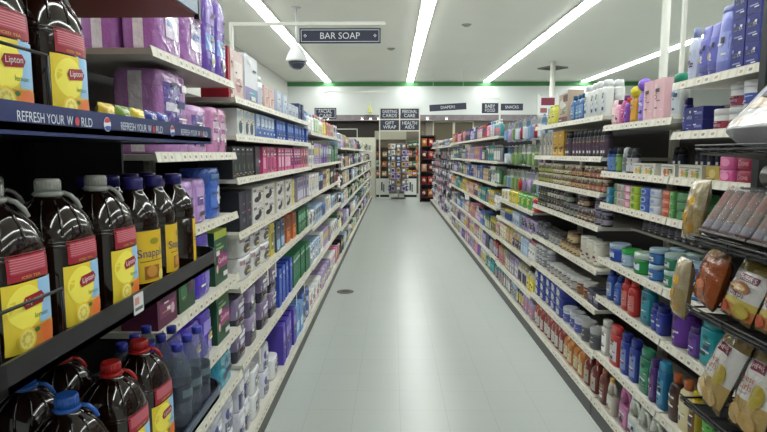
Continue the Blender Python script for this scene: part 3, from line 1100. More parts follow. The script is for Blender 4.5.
fill(L3, 1.90, 0, 0, [G('shampoo', 'white', .11, .19), G('shampoo', 'pale green', .11, .2), G('lotion', 'white', .1, .2), G('shampoo', 'yellow', .1, .19), G('box', 'peach', .13, .17), G('box', 'pink', .13, .16), G('box', 'white', .13, .18), G('jar', 'pale blue', .13, .12)], 1, (3, 4), y=(5.42, 8.4))
fill(L3, 1.577, 0, 0, [G('box', 'white', .12, .2), G('box', 'lilac', .13, .22), G('box', 'purple', .12, .21), G('box', 'grey', .12, .22), G('shampoo', 'green', .11, .21), G('box', 'green', .12, .22), G('shampoo', 'black', .1, .2)], 2, (3, 5), y=(5.42, 8.4))
fill(L3, 1.29, 0, 0, [G('box', 'white', .13, .2), G('box', 'navy', .12, .2), G('box', 'tan', .12, .2), G('box', 'cream', .12, .21), G('box', 'black', .13, .2), G('box', 'brown', .12, .2), G('soft', 'red', .15, .12)], 3, (3, 5), y=(5.42, 8.4))
fill(L3, .96, 0, 0, [G('soft', 'white', .2, .16), G('box', 'pale blue', .13, .18), G('soft', 'blue', .19, .14), G('box', 'white', .13, .2), G('soft', 'pale blue', .19, .15), G('soft', 'grey', .19, .15)], 4, (2, 4), y=(5.42, 8.4))
fill(L3, .58, 0, 0, [G('soft', 'pale blue', .2, .2), G('box', 'white', .13, .2), G('box', 'lilac', .13, .2), G('box', 'grey', .13, .19), G('soft', 'white', .2, .17), G('box', 'green', .12, .2), G('box', 'brown', .13, .18)], 5, (2, 4), y=(5.42, 8.4))
fill(L3, .124, 0, 0, [G('soft', 'white', .22, .18), G('soft', 'lilac', .22, .2), G('box', 'white', .15, .2), G('box', 'pink', .13, .19), G('box', 'cream', .14, .2), G('soft', 'cream', .2, .16)], 6, (2, 4), y=(5.42, 8.4))
rc = random.Random(5)
for bi, B_ in enumerate(L4):
    for z in B_.levels:
        cols = ['white', 'grey', 'black', 'navy', 'pale blue', 'white', 'pale green', 'green', 'cream', 'white', 'grey', 'black', 'lilac', 'tan']
        kinds = ['box', 'wash', 'shampoo', 'can', 'soft', 'box']
        seq, seen = [], set()
        while len(seq) < 9:
            k = (rc.choice(kinds), rc.choice(cols))
            if k in seen:
                continue
            seen.add(k)
            seq.append(G(k[0], k[1], .15 if k[0] in ('box', 'soft') else .12, rc.choice((.17, .2, .22))))
        fill(B_, z, 0, 0, seq, 10 + bi, (2, 4), y=(B_.y0 + .02, B_.y1 - .02))

# ------------------------------------------------------------------ right shelving
R1 = Bay(1, 'nearest right bay', 1.58, 2.637, [2.01, 1.787, 1.582, 1.39, 1.05, .803, .437], 'nearest cream shelving unit on the right, beside the dark snack rack', top=2.05)
R2 = Bay(1, 'second right bay', 2.640, 3.497, [1.858, 1.582, 1.39, 1.05, .803, .437], 'second cream shelving unit on the right, holding the wrapped soap bars', top=1.95)
R3 = Bay(1, 'third right bay', 3.500, 5.148, [1.926, 1.67, 1.447, 1.233, .955, .70, .405], 'third cream shelving unit on the right, holding stacked baby food jars', top=2.0)
R4 = Bay(1, 'fourth right bay', 5.151, 6.948, [1.15, .93, .675, .36], 'fourth cream shelving unit on the right, with goods hanging on hooks above', top=2.05)
R5 = [Bay(1, 'fifth right bay', 6.951, 9.75, [1.905, 1.59, 1.31, 1.01, .65, .38], 'fifth cream shelving unit along the right of the aisle', top=2.0),
      Bay(1, 'sixth right bay', 9.753, 12.6, [1.905, 1.59, 1.31, 1.01, .65, .38], 'sixth cream shelving unit along the right of the aisle', top=2.0)]
R6 = [Bay(1, 'seventh right bay', 12.603, 15.9, [1.86], 'seventh shelving unit on the right, hung with carded packs', top=1.9, dep=.30),
      Bay(1, 'eighth right bay', 15.903, 19.2, [1.86], 'farthest shelving unit on the right, hung with carded packs', top=1.9, dep=.30)]

yy = lambda z, a, b, X=FR: tuple(sorted((y_of(a, X + .03, z), y_of(b, X + .03, z))))
NIV = (38, 46, 128)
LAV, LAVD = (132, 134, 206), (92, 94, 176)
# nearest bay: blue skin care
R1.run(2.01, 0, 0, bottle('lotion_bottle', 'bottle', 'oval', .085, .05, .235, (206, 212, 232), (150, 160, 206), (188, 196, 226), True), 'white and lavender lotion bottle', y=yy(2.1, 684, 693), n=1)
R1.run(2.01, 0, 0, bottle('lotion_bottle', 'bottle', 'tottle', .085, .055, .225, LAV, (60, 66, 140), (112, 114, 196), True, art=[('d', .5, .4, .14, .06, (210, 212, 236))]), 'lavender blue lotion bottle', y=yy(2.1, 693.5, 712), n=2)
R1.run(2.01, 0, 0, bottle('lotion_bottle', 'bottle', 'flask', .12, .06, .27, (124, 132, 204), (150, 158, 214), (150, 160, 220), True), 'tall wedge-shaped periwinkle lotion bottle', y=yy(2.1, 712.5, 728), n=1)
nv = carton('cream_carton', 'carton', .088, .09, .098, NIV, [('t', 'NIVEA', .5, .62, .62, (206, 212, 236)), ('r', .2, .8, .28, .33, (150, 158, 206)), ('d', .2, .8, .08, .08, (120, 130, 200))])
R1.run(2.01, 0, 0, nv, 'dark blue cream carton', layers=3, y=yy(2.1, 728.5, 756), n=2)
R1.run(1.787, 0, 0, bottle('lotion_bottle', 'bottle', 'tall', .06, .04, .16, (54, 58, 130), (40, 42, 96), (84, 90, 170), True), 'small navy lotion bottle', y=yy(1.85, 672, 683), n=2)
R1.run(1.787, 0, 0, carton('cream_carton', 'carton', .095, .09, .11, NIV, [('t', 'NIVEA', .5, .62, .62, (206, 212, 236)), ('r', .2, .8, .3, .34, (120, 130, 190))]), 'squat navy cream carton', y=yy(1.85, 683.5, 692), n=1)
R1.run(1.787, 0, 0, carton('cream_carton', 'carton', .10, .09, .055, (46, 52, 132), [('r', .1, .9, .4, .6, (120, 130, 200))]), 'flat navy cream carton', layers=2, y=yy(1.85, 692.5, 702), n=1)
wp1 = bottle('face_cream_pot', 'pot', 'tub', .090, .090, .090, (226, 226, 226), (234, 234, 234), (176, 74, 96), True, lab=(.04, .46), art=[('t', 'POND’S', .5, .25, .5, (240, 220, 224))])
wp2 = bottle('face_cream_pot', 'pot', 'tub', .090, .090, .090, (226, 226, 230), (236, 236, 236), (84, 110, 196), True, lab=(.04, .46))
R1.run(1.787, 0, 0, wp1, 'rose-labelled white cream pot', layers=1, y=yy(1.85, 702.5, 721), n=2)
R1.run(1.787, 0, 0, wp1, 'stacked rose-labelled cream pot', layers=2, y=yy(1.85, 721.5, 735.5), n=1)
R1.run(1.787, 0, 0, wp2, 'blue-labelled white cream pot', layers=2, y=yy(1.85, 736, 752), n=1)
fc = carton('fruit_soap_carton', 'carton', .135, .09, .062, (214, 212, 200), [('d', .3, .4, .10, .26, (222, 150, 60)), ('d', .5, .35, .09, .22, (206, 184, 90)), ('d', .72, .35, .12, .26, (120, 160, 80)), ('r', .08, .9, .78, .86, (150, 150, 140))])
fc2 = carton('fruit_soap_carton', 'carton', .135, .09, .062, (216, 214, 206), [('d', .3, .4, .12, .26, (206, 110, 66)), ('d', .55, .4, .1, .26, (220, 150, 70)), ('d', .78, .5, .07, .2, (110, 150, 80)), ('r', .08, .9, .78, .86, (150, 150, 140))])
fc3 = carton('fruit_soap_carton', 'carton', .105, .09, .062, (190, 164, 84), [('d', .5, .5, .25, .3, (214, 196, 120))])
R1.run(1.582, 0, 0, fc, 'white fruit-picture soap carton', y=yy(1.6, 674, 701.5), n=2, layers=1)
R1.run(1.582, 0, 0, fc3, 'golden soap carton', y=yy(1.6, 702, 716), n=1)
pk1 = wrap_bar('soap_bar', 'soap', .098, .075, .052, (216, 92, 154), [('d', .5, .5, .3, .3, (236, 150, 190))])
pk2 = wrap_bar('soap_bar', 'soap', .098, .075, .052, (150, 34, 66), [('t', 'Dove', .5, .5, .66, (226, 170, 180))])
R1.run(1.582, 0, 0, pk1, 'bright pink soap bar', layers=2, y=yy(1.6, 717, 732), n=1)
R1.run(1.582, 0, 0, pk2, 'crimson lettered soap bar', layers=2, y=yy(1.6, 732.5, 748), n=1)
# second bay, top
bb = lambda c, k, l=None, kind='oval', w=.075, h=.2, nm='bath_bottle': bottle(nm, 'bottle', kind, w, .055, h, c, k, l or tuple(min(255, int(v * 1.1 + 14)) for v in c), True, 16, art=[('r', .3, .7, .42, .45, (240, 236, 240))])
R2.run(1.858, 604, 612, bb((226, 190, 196), (206, 206, 210), h=.19, w=.09), 'pale pink bath bottle', n=2)
R2.run(1.858, 612.5, 617, bb((214, 150, 176), (90, 70, 80), h=.15), 'rose bath bottle with dark cap', n=1)
R2.run(1.858, 617.5, 622, bb((176, 56, 130), (120, 40, 120), h=.17), 'magenta bath bottle', n=1)
R2.run(1.858, 622.3, 625.5, bb((120, 60, 160), (200, 80, 60), h=.15, w=.05), 'violet bath bottle', n=1)
R2.run(1.858, 625.8, 633, bb((190, 140, 46), (222, 206, 50), kind='ball', h=.205, w=.075), 'gold bath bottle with yellow ball cap', n=1)
R2.run(1.858, 634, 641, bb((140, 118, 206), (132, 96, 206), kind='ball', h=.235, w=.075), 'lavender bath bottle with purple ball cap', n=1)
pkc = carton('bath_carton', 'carton', .115, .08, .205, (230, 186, 194), [('r', .1, .3, .1, .9, (240, 206, 212)), ('t', 'S', .25, .6, .16, (110, 50, 70)), ('r', .16, .4, .3, .33, (120, 60, 80))])
R2.run(1.858, 642, 663, pkc, 'tall pale pink bath carton', n=2)
R2.run(1.858, 665, 676, bottle('lotion_bottle', 'bottle', 'tall', .095, .06, .21, (224, 226, 224), (30, 140, 112), (196, 206, 214), True, art=[('r', .2, .8, .5, .6, (90, 140, 190))]), 'white lotion bottle with green cap', n=1)
# spray cans, dark
ax = lambda c, k, l, h=.165, w=.052: bottle('spray_can', 'spray can', 'can', w, w, h, c, k, l, True, 14)
R2.run(1.582, 604, 611, ax((48, 84, 150), (30, 40, 80), (110, 150, 206), .15), 'blue spray can', n=2)
R2.run(1.582, 611.5, 616, ax((60, 110, 60), (40, 44, 46), (130, 176, 90), .15), 'green spray can', n=1)
R2.run(1.582, 616.5, 622.5, ax((170, 176, 182), (220, 222, 226), (120, 126, 136), .15), 'silver spray can', n=1)
R2.run(1.582, 623, 631, ax((38, 40, 48), (70, 72, 80), (206, 208, 214), .145), 'black and white spray can', n=2)
R2.run(1.582, 632, 676, ax((30, 32, 42), (24, 24, 30), (54, 60, 84), .15), 'dark spray can at the shelf back', back=.2)
R2.run(1.582, 632, 654, fc, 'fruit print soap carton', n=2)
R2.run(1.582, 654.5, 676, fc2, 'orange print soap carton', n=2)
# stacked wrapped soap, three high
for a, b, c, art, nm, k in ((604, 609.5, (40, 126, 160), [('d', .5, .5, .2, .3, (120, 190, 214))], 'teal', 2), (610, 619.5, (196, 206, 190), [('r', .0, .45, .1, .9, (110, 150, 110)), ('d', .7, .5, .16, .3, (206, 140, 160))], 'sage and white', 3),
                            (620, 627.5, (214, 130, 164), [('r', .5, .95, .2, .8, (236, 200, 212))], 'pink', 3), (628, 636, (176, 206, 50), [('d', .5, .5, .2, .3, (120, 160, 50))], 'lime', 3),
                            (636.5, 646, (64, 96, 190), [('d', .4, .5, .3, .34, (170, 196, 232)), ('d', .4, .5, .2, .2, (40, 70, 160))], 'blue', 3), (646.5, 656.5, (206, 212, 226), [('r', .1, .6, .3, .7, (150, 170, 214))], 'white', 3),
                            (657, 665.5, (206, 96, 70), [('r', .1, .9, .55, .8, (226, 160, 130))], 'coral', 3), (666, 676, (110, 176, 104), [('r', .05, .8, .3, .75, (150, 206, 140)), ('d', .6, .4, .2, .2, (70, 140, 80))], 'leaf green', 3)):
    y0_, y1_ = yy(1.39, a, b)
    R2.run(1.39, a, b, wrap_bar('soap_bar', 'soap', (y1_ - y0_) - .006, .085, .042 if k == 3 else .05, c, art), nm + ' wrapped soap bar', layers=k, n=1, rot=.4)
R1.run(1.39, 0, 0, wrap_bar('soap_bar', 'soap', .11, .085, .042, (60, 120, 70), [('r', .1, .9, .3, .7, (90, 150, 96))]), 'dark green wrapped soap bar', layers=3, y=(2.405, 2.630), n=2)
# shallow ledge with dim grey jars behind the wipes tubs
lg = MB()
lg.box(.20, .428, .006, R2.y1 - R2.y0 - .006, 1.224, 1.238, SHELFM)
link('ledge', lg.mesh('ledge'), R2.o)
gj = bottle('gel_jar', 'jar', 'jar', .072, .072, .078, (96, 92, 100), (60, 60, 64), (130, 124, 136), True, 12)
for i in range(9):
    gj.place((FR + .205, 2.70 + i * .078, 1.2392), -PI / 2, label=f'dim grey gel jar on the recessed ledge, {ordn(i)} from near end', group='grey gel jars on the recessed ledge')
# wipes tubs
tubart = [('r', .25, .75, .2, .5, (210, 222, 236))]
R2.run(1.05, 599, 613, bottle('wipes_tub', 'tub', 'tub', .135, .12, .105, (30, 60, 160), (176, 196, 222), (44, 84, 190), True, 20, art=tubart), 'wide blue wipes tub with pale lid', n=1)
R2.run(1.05, 613.5, 624, bottle('wipes_tub', 'tub', 'tub', .115, .11, .10, (120, 150, 190), (40, 170, 70), (160, 186, 206), True, 20), 'pale blue wipes tub with bright green lid', n=1)
R2.run(1.05, 625, 640, bottle('wipes_tub', 'tub', 'tub', .135, .12, .115, (16, 122, 50), (206, 226, 212), (26, 140, 64), True, 20, art=tubart), 'wide green wipes tub with white lid', n=1)
t1 = bottle('gel_tub', 'tub', 'tub', .095, .095, .082, (34, 76, 150), (180, 206, 226), (60, 120, 190), True, 16, art=tubart)
t2 = bottle('gel_tub', 'tub', 'tub', .095, .095, .082, (20, 104, 76), (190, 214, 208), (40, 140, 96), True, 16, art=tubart)
R2.run(1.05, 641, 652, t1, 'blue gel tub with frosted lid', layers=2, n=1, rows=2)
R2.run(1.05, 652.5, 676, t2, 'green gel tub with frosted lid', layers=2, n=2, rows=2)
R1.run(1.05, 0, 0, t1, 'royal blue gel tub', layers=2, y=(2.415, 2.630), n=2)
# bottles on the next two shelves and the base
ob = lambda c, k, w=.1, h=.22, kind='oval', l=None, nm='body_wash_bottle', d=.06: bottle(nm, 'bottle', kind, w, d, h, c, k, l or tuple(min(255, int(v * 1.12 + 20)) for v in c), True, 18, art=[('r', .25, .75, .3, .34, (232, 232, 236)), ('d', .5, .62, .18, .05, tuple(int(v * .7) for v in c))])
R2.run(.803, 599, 608, ob((40, 76, 160), (30, 56, 130), .085, .185, l=(150, 176, 206)), 'blue body wash bottle', n=1, rows=2)
R2.run(.803, 608.5, 615, ob((60, 96, 170), (40, 60, 130), .07, .16), 'small blue body wash bottle', n=1)
R2.run(.803, 616, 633, ob((186, 46, 44), (196, 60, 50), .095, .19, l=(206, 120, 110)), 'red body wash bottle', n=2)
R2.run(.803, 634.5, 646, ob((20, 110, 130), (24, 122, 142), .115, .215, 'tall'), 'large teal body wash bottle', n=1)
R2.run(.803, 647, 660, ob((40, 52, 140), (30, 40, 110), .07, .14, 'tall'), 'short navy body wash bottle', n=2)
R1.run(.803, 0, 0, ob((92, 44, 140), (116, 76, 166), .12, .215, 'can', l=(104, 54, 156), d=.12), 'big purple body wash bottle', y=yy(.9, 662, 680), n=1)
R1.run(.803, 0, 0, ob((86, 50, 140), (60, 36, 100), .08, .13, 'tall'), 'short purple body wash bottle', y=yy(.9, 680.5, 694), n=2)
R1.run(.803, 0, 0, ob((20, 140, 150), (20, 130, 140), .12, .20, 'tall', l=(40, 160, 170)), 'broad teal body wash bottle', y=yy(.9, 695, 712), n=1)
R2.run(.437, 596, 603, ob((214, 212, 206), (206, 204, 200), .1, .22, 'tall'), 'white body wash bottle', n=1)
R2.run(.437, 603.5, 615, ob((190, 52, 50), (196, 60, 56), .125, .235, 'tall', l=(214, 206, 206)), 'red and white tall bottle', n=1)
R2.run(.437, 616, 632, ob((46, 66, 160), (30, 44, 130), .085, .235, 'tall', l=(130, 150, 206)), 'deep blue tall bottle', n=2)
R2.run(.437, 633, 645, ob((24, 112, 84), (40, 126, 96), .12, .235, 'tall', l=(60, 140, 110)), 'emerald tall bottle', n=1)
R2.run(.437, 646, 651, ob((84, 48, 120), (70, 40, 106), .07, .225, 'tall', l=(120, 90, 150)), 'plum tall bottle', n=1)
R2.run(.437, 652, 665, ob((36, 116, 166), (50, 140, 180), .12, .235, 'tall', l=(80, 150, 186)), 'ocean blue tall bottle', n=1)
R1.run(.437, 0, 0, ob((66, 42, 36), (190, 90, 40), .08, .225, 'oval', l=(90, 62, 50)), 'dark brown bottle with orange cap', y=yy(.5, 664, 673), n=1)
R1.run(.437, 0, 0, ob((216, 202, 156), (180, 92, 46), .10, .235, 'oval', l=(222, 210, 170)), 'cream yellow bottle with orange cap', y=yy(.5, 673.5, 685), n=1)
R1.run(.437, 0, 0, ob((206, 176, 60), (206, 180, 30), .08, .225, 'oval', l=(120, 86, 50)), 'yellow bottle with brown label', y=yy(.5, 685.5, 693), n=1)
R1.run(.437, 0, 0, ob((70, 150, 50), (200, 196, 40), .09, .235, 'oval', l=(90, 170, 60)), 'apple green bottle with yellow cap', y=(2.0, 2.315), n=3)
dk_ = -.0
R2.run(.124, 592, 602, ob((110, 56, 48), (150, 90, 66), .095, .225, 'oval', l=(140, 90, 80), nm='conditioner_bottle'), 'reddish brown conditioner bottle', n=2)
R2.run(.124, 602.5, 611, ob((206, 196, 186), (214, 170, 90), .1, .215, 'jug', l=(222, 214, 206), nm='bubble_bath_jug'), 'cream jug with golden cap', n=1)
R2.run(.124, 611.5, 623, ob((190, 110, 160), (196, 130, 170), .125, .255, 'jug', l=(206, 140, 180), nm='bubble_bath_jug'), 'pink jug with open handle', n=1)
R2.run(.124, 624, 654, ob((214, 216, 206), (206, 208, 200), .115, .25, 'jug', l=(196, 206, 206), nm='bubble_bath_jug'), 'milky white jug with open handle', n=3)
R1.run(.124, 0, 0, ob((24, 74, 48), (40, 96, 60), .1, .2, 'oval', nm='conditioner_bottle'), 'dark green conditioner bottle', y=(2.42, 2.63), n=2)
R1.run(.124, 0, 0, ob((80, 50, 130), (210, 206, 60), .1, .2, 'oval', nm='conditioner_bottle'), 'purple conditioner bottle', y=(2.1, 2.40), n=3)

# third bay
R3.run(1.926, 545, 552.5, bottle('lotion_bottle', 'bottle', 'flask', .14, .08, .17, (190, 190, 70), (170, 180, 60), (214, 210, 110), True), 'yellow green lotion bottle', n=2)
R3.run(1.926, 553.5, 567, carton('toy_carton', 'carton', .22, .12, .245, (190, 170, 150), [('r', 0, 1, .0, .2, (120, 60, 66)), ('d', .4, .6, .3, .14, (226, 222, 214)), ('r', .5, 1, .66, .86, (104, 66, 50)), ('r', 0, 1, .9, 1, (232, 230, 230)), ('d', .6, .36, .2, .08, (120, 146, 96))]), 'tall patterned carton with white top', n=1)
R3.run(1.926, 568, 581, ob((56, 96, 150), (40, 90, 120), .10, .19, 'oval', l=(120, 160, 200), nm='baby_wash_bottle'), 'blue baby wash bottle', n=3)
R3.run(1.926, 582, 603, ob((226, 228, 226), (236, 238, 238), .085, .23, 'tall', l=(210, 218, 222), nm='baby_wash_bottle'), 'white baby wash bottle', rows=2)
R3.run(1.67, 531, 551, ob((176, 174, 166), (196, 194, 188), .085, .2, 'tall', l=(196, 192, 180), nm='baby_wash_bottle'), 'grey white baby wash bottle')
R3.run(1.67, 551.5, 562, carton('cereal_carton', 'carton', .15, .08, .2, (206, 160, 40), [('r', .1, .9, .1, .35, (222, 196, 110)), ('d', .5, .25, .2, .08, (190, 90, 40))]), 'golden yellow cereal carton', n=2)
R3.run(1.67, 563, 604, ax((54, 46, 58), (34, 34, 40), (86, 70, 90), .19, .058), 'dark plum spray can', rows=1)
lidc, glassc = (206, 190, 150), (150, 120, 84)
for j, (a, b, fc_, lc, nm) in enumerate(((533, 551, (170, 150, 96), (150, 160, 90), 'green labelled'), (551.5, 568, (176, 140, 96), (206, 196, 150), 'cream labelled'), (568.5, 585, (150, 96, 66), (190, 150, 110), 'tan labelled'), (585.5, 604, (176, 120, 76), (170, 110, 90), 'orange labelled'))):
    R3.run(1.447, a, b, bottle('baby_food_jar', 'jar', 'jar', .066, .066, .082, tuple(int(v * .6) for v in fc_), (222, 212, 182), tuple(min(255, int(v * 1.12)) for v in lc), True, 12, bm=liquid, lab=(.14, .46)), nm + ' baby food jar', layers=2)
for j, (a, b, fc_, lc, kc_, nm) in enumerate(((533, 545, (70, 66, 50), (96, 110, 70), (60, 60, 60), 'dark green'), (545.5, 560, (84, 70, 56), (200, 196, 186), (70, 64, 60), 'white labelled dark'), (560.5, 575, (70, 74, 66), (160, 166, 150), (90, 86, 90), 'sage labelled'),
                                            (575.5, 590, (120, 96, 80), (180, 150, 120), (110, 100, 106), 'tan striped'), (590.5, 602, (110, 100, 120), (170, 160, 180), (96, 92, 110), 'lilac labelled'))):
    R3.run(1.233, a, b, bottle('baby_food_jar', 'jar', 'jar', .076, .076, .09, tuple(int(v * .6) for v in fc_), tuple(min(255, int(v * 1.5)) for v in kc_), lc, True, 12, bm=liquid, lab=(.14, .48)), nm + ' glass jar', layers=2)
R3.run(.955, 528, 545, ob((84, 84, 90), (50, 50, 56), .07, .13, 'can', l=(130, 130, 140), nm='formula_can', d=.07), 'slate grey can')
R3.run(.955, 545.5, 558, bottle('baby_food_jar', 'jar', 'jar', .08, .08, .10, (110, 104, 100), (80, 80, 84), (170, 170, 170), True, 12), 'grey glass jar', layers=1)
R3.run(.955, 558.5, 575, bottle('baby_food_jar', 'jar', 'jar', .08, .08, .08, (150, 116, 70), (90, 70, 56), (206, 186, 140), True, 12), 'gold brown glass jar', layers=2)
R3.run(.955, 576, 595, bottle('milk_canister', 'canister', 'canister', .105, .105, .165, (214, 210, 196), (222, 220, 210), (226, 222, 206), True, 18), 'tall cream canister', n=3)
R3.run(.70, 525, 548, bottle('cream_pot', 'pot', 'tub', .085, .085, .085, (120, 122, 130), (206, 206, 206), (160, 160, 170), True, 14), 'grey pot with white lid', layers=2)
R3.run(.70, 548.5, 572, bottle('cream_pot', 'pot', 'tub', .10, .10, .09, (96, 96, 100), (214, 214, 214), (190, 184, 176), True, 14), 'charcoal pot with white lid')
R3.run(.70, 573, 585, bottle('cream_pot', 'pot', 'tub', .11, .10, .11, (130, 84, 50), (214, 210, 206), (150, 100, 60), True, 16), 'brown pot with white lid', n=2)
R3.run(.70, 586, 598, carton('small_carton', 'carton', .09, .1, .10, (70, 66, 84), [('r', .1, .9, .3, .6, (130, 124, 150))]), 'dusky small carton', n=2)
R3.run(.405, 532.5, 560, soft('wipes_pack', 'pack', .17, .16, .075, (48, 62, 150), [('d', .5, .5, .25, .3, (196, 206, 230)), ('r', .05, .3, .2, .8, (150, 170, 214))]), 'blue and white wipes pack', layers=3)
R3.run(.405, 560.5, 577, bottle('cream_pot', 'pot', 'tub', .12, .11, .12, (210, 210, 220), (206, 208, 216), (90, 96, 170), True, 16), 'white pot with blue label', n=3)
R3.run(.405, 577.5, 593, ob((110, 110, 116), (190, 190, 190), .11, .14, 'tub', l=(90, 90, 96), nm='cream_pot', d=.1), 'dark grey pot', n=2)
jb = lambda c, l: bottle('juice_bottle', 'bottle', 'juice', .098, .098, .225, c, (190, 34, 38), l, True, 16, bm=liquid)
R3.run(.124, 522, 535, jb((176, 84, 40), (222, 206, 180)), 'amber juice bottle with red cap')
R3.run(.124, 535.5, 560, jb((150, 60, 50), (206, 200, 196)), 'rosy juice bottle with red cap')
R3.run(.124, 560.5, 580, jb((196, 120, 50), (214, 196, 150)), 'golden juice bottle with red cap')
R3.run(.124, 580.5, 594, jb((120, 44, 34), (190, 176, 160)), 'dark red juice bottle with red cap', n=2)

# fourth bay: hooks with carded goods above, shelves below
hk = MB()
hk.tube([(.44, 0, 0), (.02, 0, 0), (.0, 0, .012)], .003, M((170, 170, 172), 0.3, metal=.8), 6)
hkm = hk.mesh('peg_hook')
cards = [((206, 206, 214), (120, 150, 190), 'grey carded pack with blue bottle'), ((190, 176, 214), (190, 160, 206), 'lilac carded pack'), ((214, 214, 214), (70, 110, 60), 'white carded pack with green cup'), ((90, 140, 190), (210, 220, 230), 'blue carded pack'),
         ((196, 200, 210), (150, 120, 160), 'pale carded pack with mauve bottle'), ((60, 70, 90), (160, 160, 170), 'dark carded pack'), ((150, 166, 130), (120, 150, 90), 'sage carded pack'), ((206, 214, 206), (160, 40, 44), 'white carded pack with red cup')]
rh = random.Random(3)
prb = [blister('hanging_pack', 'carded pack', .15, .23, c, w_, i % 3, tuple(int(v * .7) for v in c)) for i, (c, w_, _d) in enumerate(cards)]
cnt = {}
for zr, rowname in ((2.06, 'top'), (1.79, 'second'), (1.52, 'third')):
    for i in range(9):
        y = 5.26 + i * .195
        pi = rh.randrange(len(cards))
        p = prb[pi]
        for dd in range(2):
            o_ = p.place((FR + .06 + dd * .075 + rh.uniform(0, .012), y, zr - .23), -PI / 2, label=f'{"rear " if dd else ""}{cards[pi][2]}, {ordn(i)} along {rowname} hook row of fourth right bay', group='carded packs on hooks in fourth right bay')
        h_ = link('peg_hook', hkm, R4.o)
        h_.location = (.03, y - R4.y0, zr - .018)
fill(R4, 1.15, 0, 0, [(soft('toy_pack', 'pack', .2, .2, .125, (190, 50, 40), [('d', .4, .5, .3, .25, (60, 120, 170))]), 'red toy pack'), (soft('toy_pack', 'pack', .2, .2, .13, (90, 170, 60), [('d', .4, .5, .3, .25, (220, 220, 80))]), 'green toy pack'),
                      (soft('toy_pack', 'pack', .2, .2, .13, (214, 196, 50), [('d', .5, .4, .3, .25, (240, 230, 150))]), 'yellow toy pack'), G('box', 'white', .16, .12), G('soft', 'white', .2, .13), G('soft', 'pale green', .2, .12)], 31, (1, 3), y=(5.16, 6.94))
fill(R4, .93, 0, 0, [G('soft', 'lilac', .15, .13), G('box', 'pale blue', .12, .14), G('jar', 'blue', .11, .12), G('jar', 'white', .1, .1), G('box', 'grey', .13, .15), G('soft', 'pale blue', .17, .14)], 32, (2, 4), y=(5.16, 6.94))
fill(R4, .675, 0, 0, [G('shampoo', 'white', .09, .19), G('shampoo', 'pale blue', .09, .2), G('lotion', 'tan', .09, .19), G('shampoo', 'tan', .09, .19), G('shampoo', 'cream', .09, .2), G('soft', 'red', .16, .15)], 33, (3, 4), y=(5.16, 6.94))
fill(R4, .36, 0, 0, [G('shampoo', 'yellow', .09, .19), G('wash', 'cream', .09, .2), G('wash', 'lilac', .09, .2), G('wash', 'grey', .09, .21), G('wash', 'tan', .09, .2), G('soft', 'red', .16, .16)], 34, (3, 4), y=(5.16, 6.94))
fill(R4, .124, 0, 0, [G('wash', 'lilac', .1, .19), G('wash', 'navy', .09, .19), G('wash', 'pale blue', .09, .19), G('wash', 'grey', .09, .18), G('wash', 'teal', .1, .19), G('shampoo', 'pink', .09, .19)], 35, (3, 4), y=(5.16, 6.94))
# fifth and sixth bays
S5 = {1.905: ['teal', 'pale blue', 'pink', 'red', 'pink', 'navy', 'purple', 'lilac'], 1.59: ['grey', 'teal', 'navy', 'green', 'purple', 'pink', 'lilac', 'teal'], 1.31: ['green', 'white', 'green', 'tan', 'blue', 'blue', 'lilac', 'purple'],
      1.01: ['white', 'yellow', 'teal', 'teal', 'yellow', 'peach', 'peach', 'pink'], .65: ['pink', 'yellow', 'green', 'blue', 'lilac', 'peach', 'pink', 'cream'], .38: ['red', 'grey', 'navy', 'lilac', 'cream', 'pink', 'cream', 'lilac'], .124: ['teal', 'teal', 'green', 'white', 'purple', 'pink', 'lilac', 'purple']}
r5 = random.Random(12)
for bi, B_ in enumerate(R5):
    for z, cols in S5.items():
        cs = cols if bi == 0 else cols[::-1][:5] + cols[2:5]
        seq, seen = [], set()
        for c in (cs[2:] if bi else cs) + cs[:3]:
            for kd in r5.sample(['wash', 'shampoo', 'box', 'lotion'], 4):
                if (kd, c) not in seen:
                    seen.add((kd, c))
                    seq.append(G(kd, c, .13 if kd == 'box' else .105, r5.choice((.19, .21)) if z != .38 else .19))
                    break
        fill(B_, z, 0, 0, seq, 40 + bi, (2, 4), y=(B_.y0 + .02, B_.y1 - .02))
# hanging packs on the two farthest bays
cols6 = ['white', 'grey', 'lilac', 'navy', 'pale blue', 'black', 'white', 'white', 'pale green', 'grey', 'cream', 'peach']
P6 = {}
hk6 = MB()
hk6.tube([(.285, 0, 0), (.02, 0, 0), (.0, 0, .012)], .003, M((170, 170, 172), 0.3, metal=.8), 5)
hkm6 = hk6.mesh('peg_hook')
for B_ in R6:
    for ri, zr in enumerate((1.74, 1.51, 1.28, 1.05, .82, .59, .36)):
        nrow = 14
        for i in range(nrow):
            c = r5.choice(cols6)
            w_ = r5.choice(['white', 'navy', 'grey', 'grey', 'lilac', 'white', 'pink', 'black'])
            k = (c, w_)
            if k not in P6:
                P6[k] = blister('hanging_pack', 'carded pack', .19, .21, HUE[c], HUE[w_], len(P6) % 3)
            y = B_.y0 + .14 + i * .232
            h_ = link('peg_hook', hkm6, B_.o)
            h_.location = (.02, y - B_.y0, zr - .018)
            P6[k].place((FR + .03 + r5.uniform(0, .08), y, zr - .205), -PI / 2, label=f'{c} and {w_} carded pack, {ordn(i)} along {ordn(ri)} hook row of {B_.name}', group=f'carded packs on hooks in {B_.name}')
    fill(B_, 1.86, 0, 0, [G('soft', 'white', .2, .17), G('soft', 'lilac', .2, .17), G('soft', 'pale blue', .2, .18), G('soft', 'cream', .2, .16), G('soft', 'grey', .2, .17)], 60, (3, 5), y=(B_.y0 + .02, B_.y1 - .02))

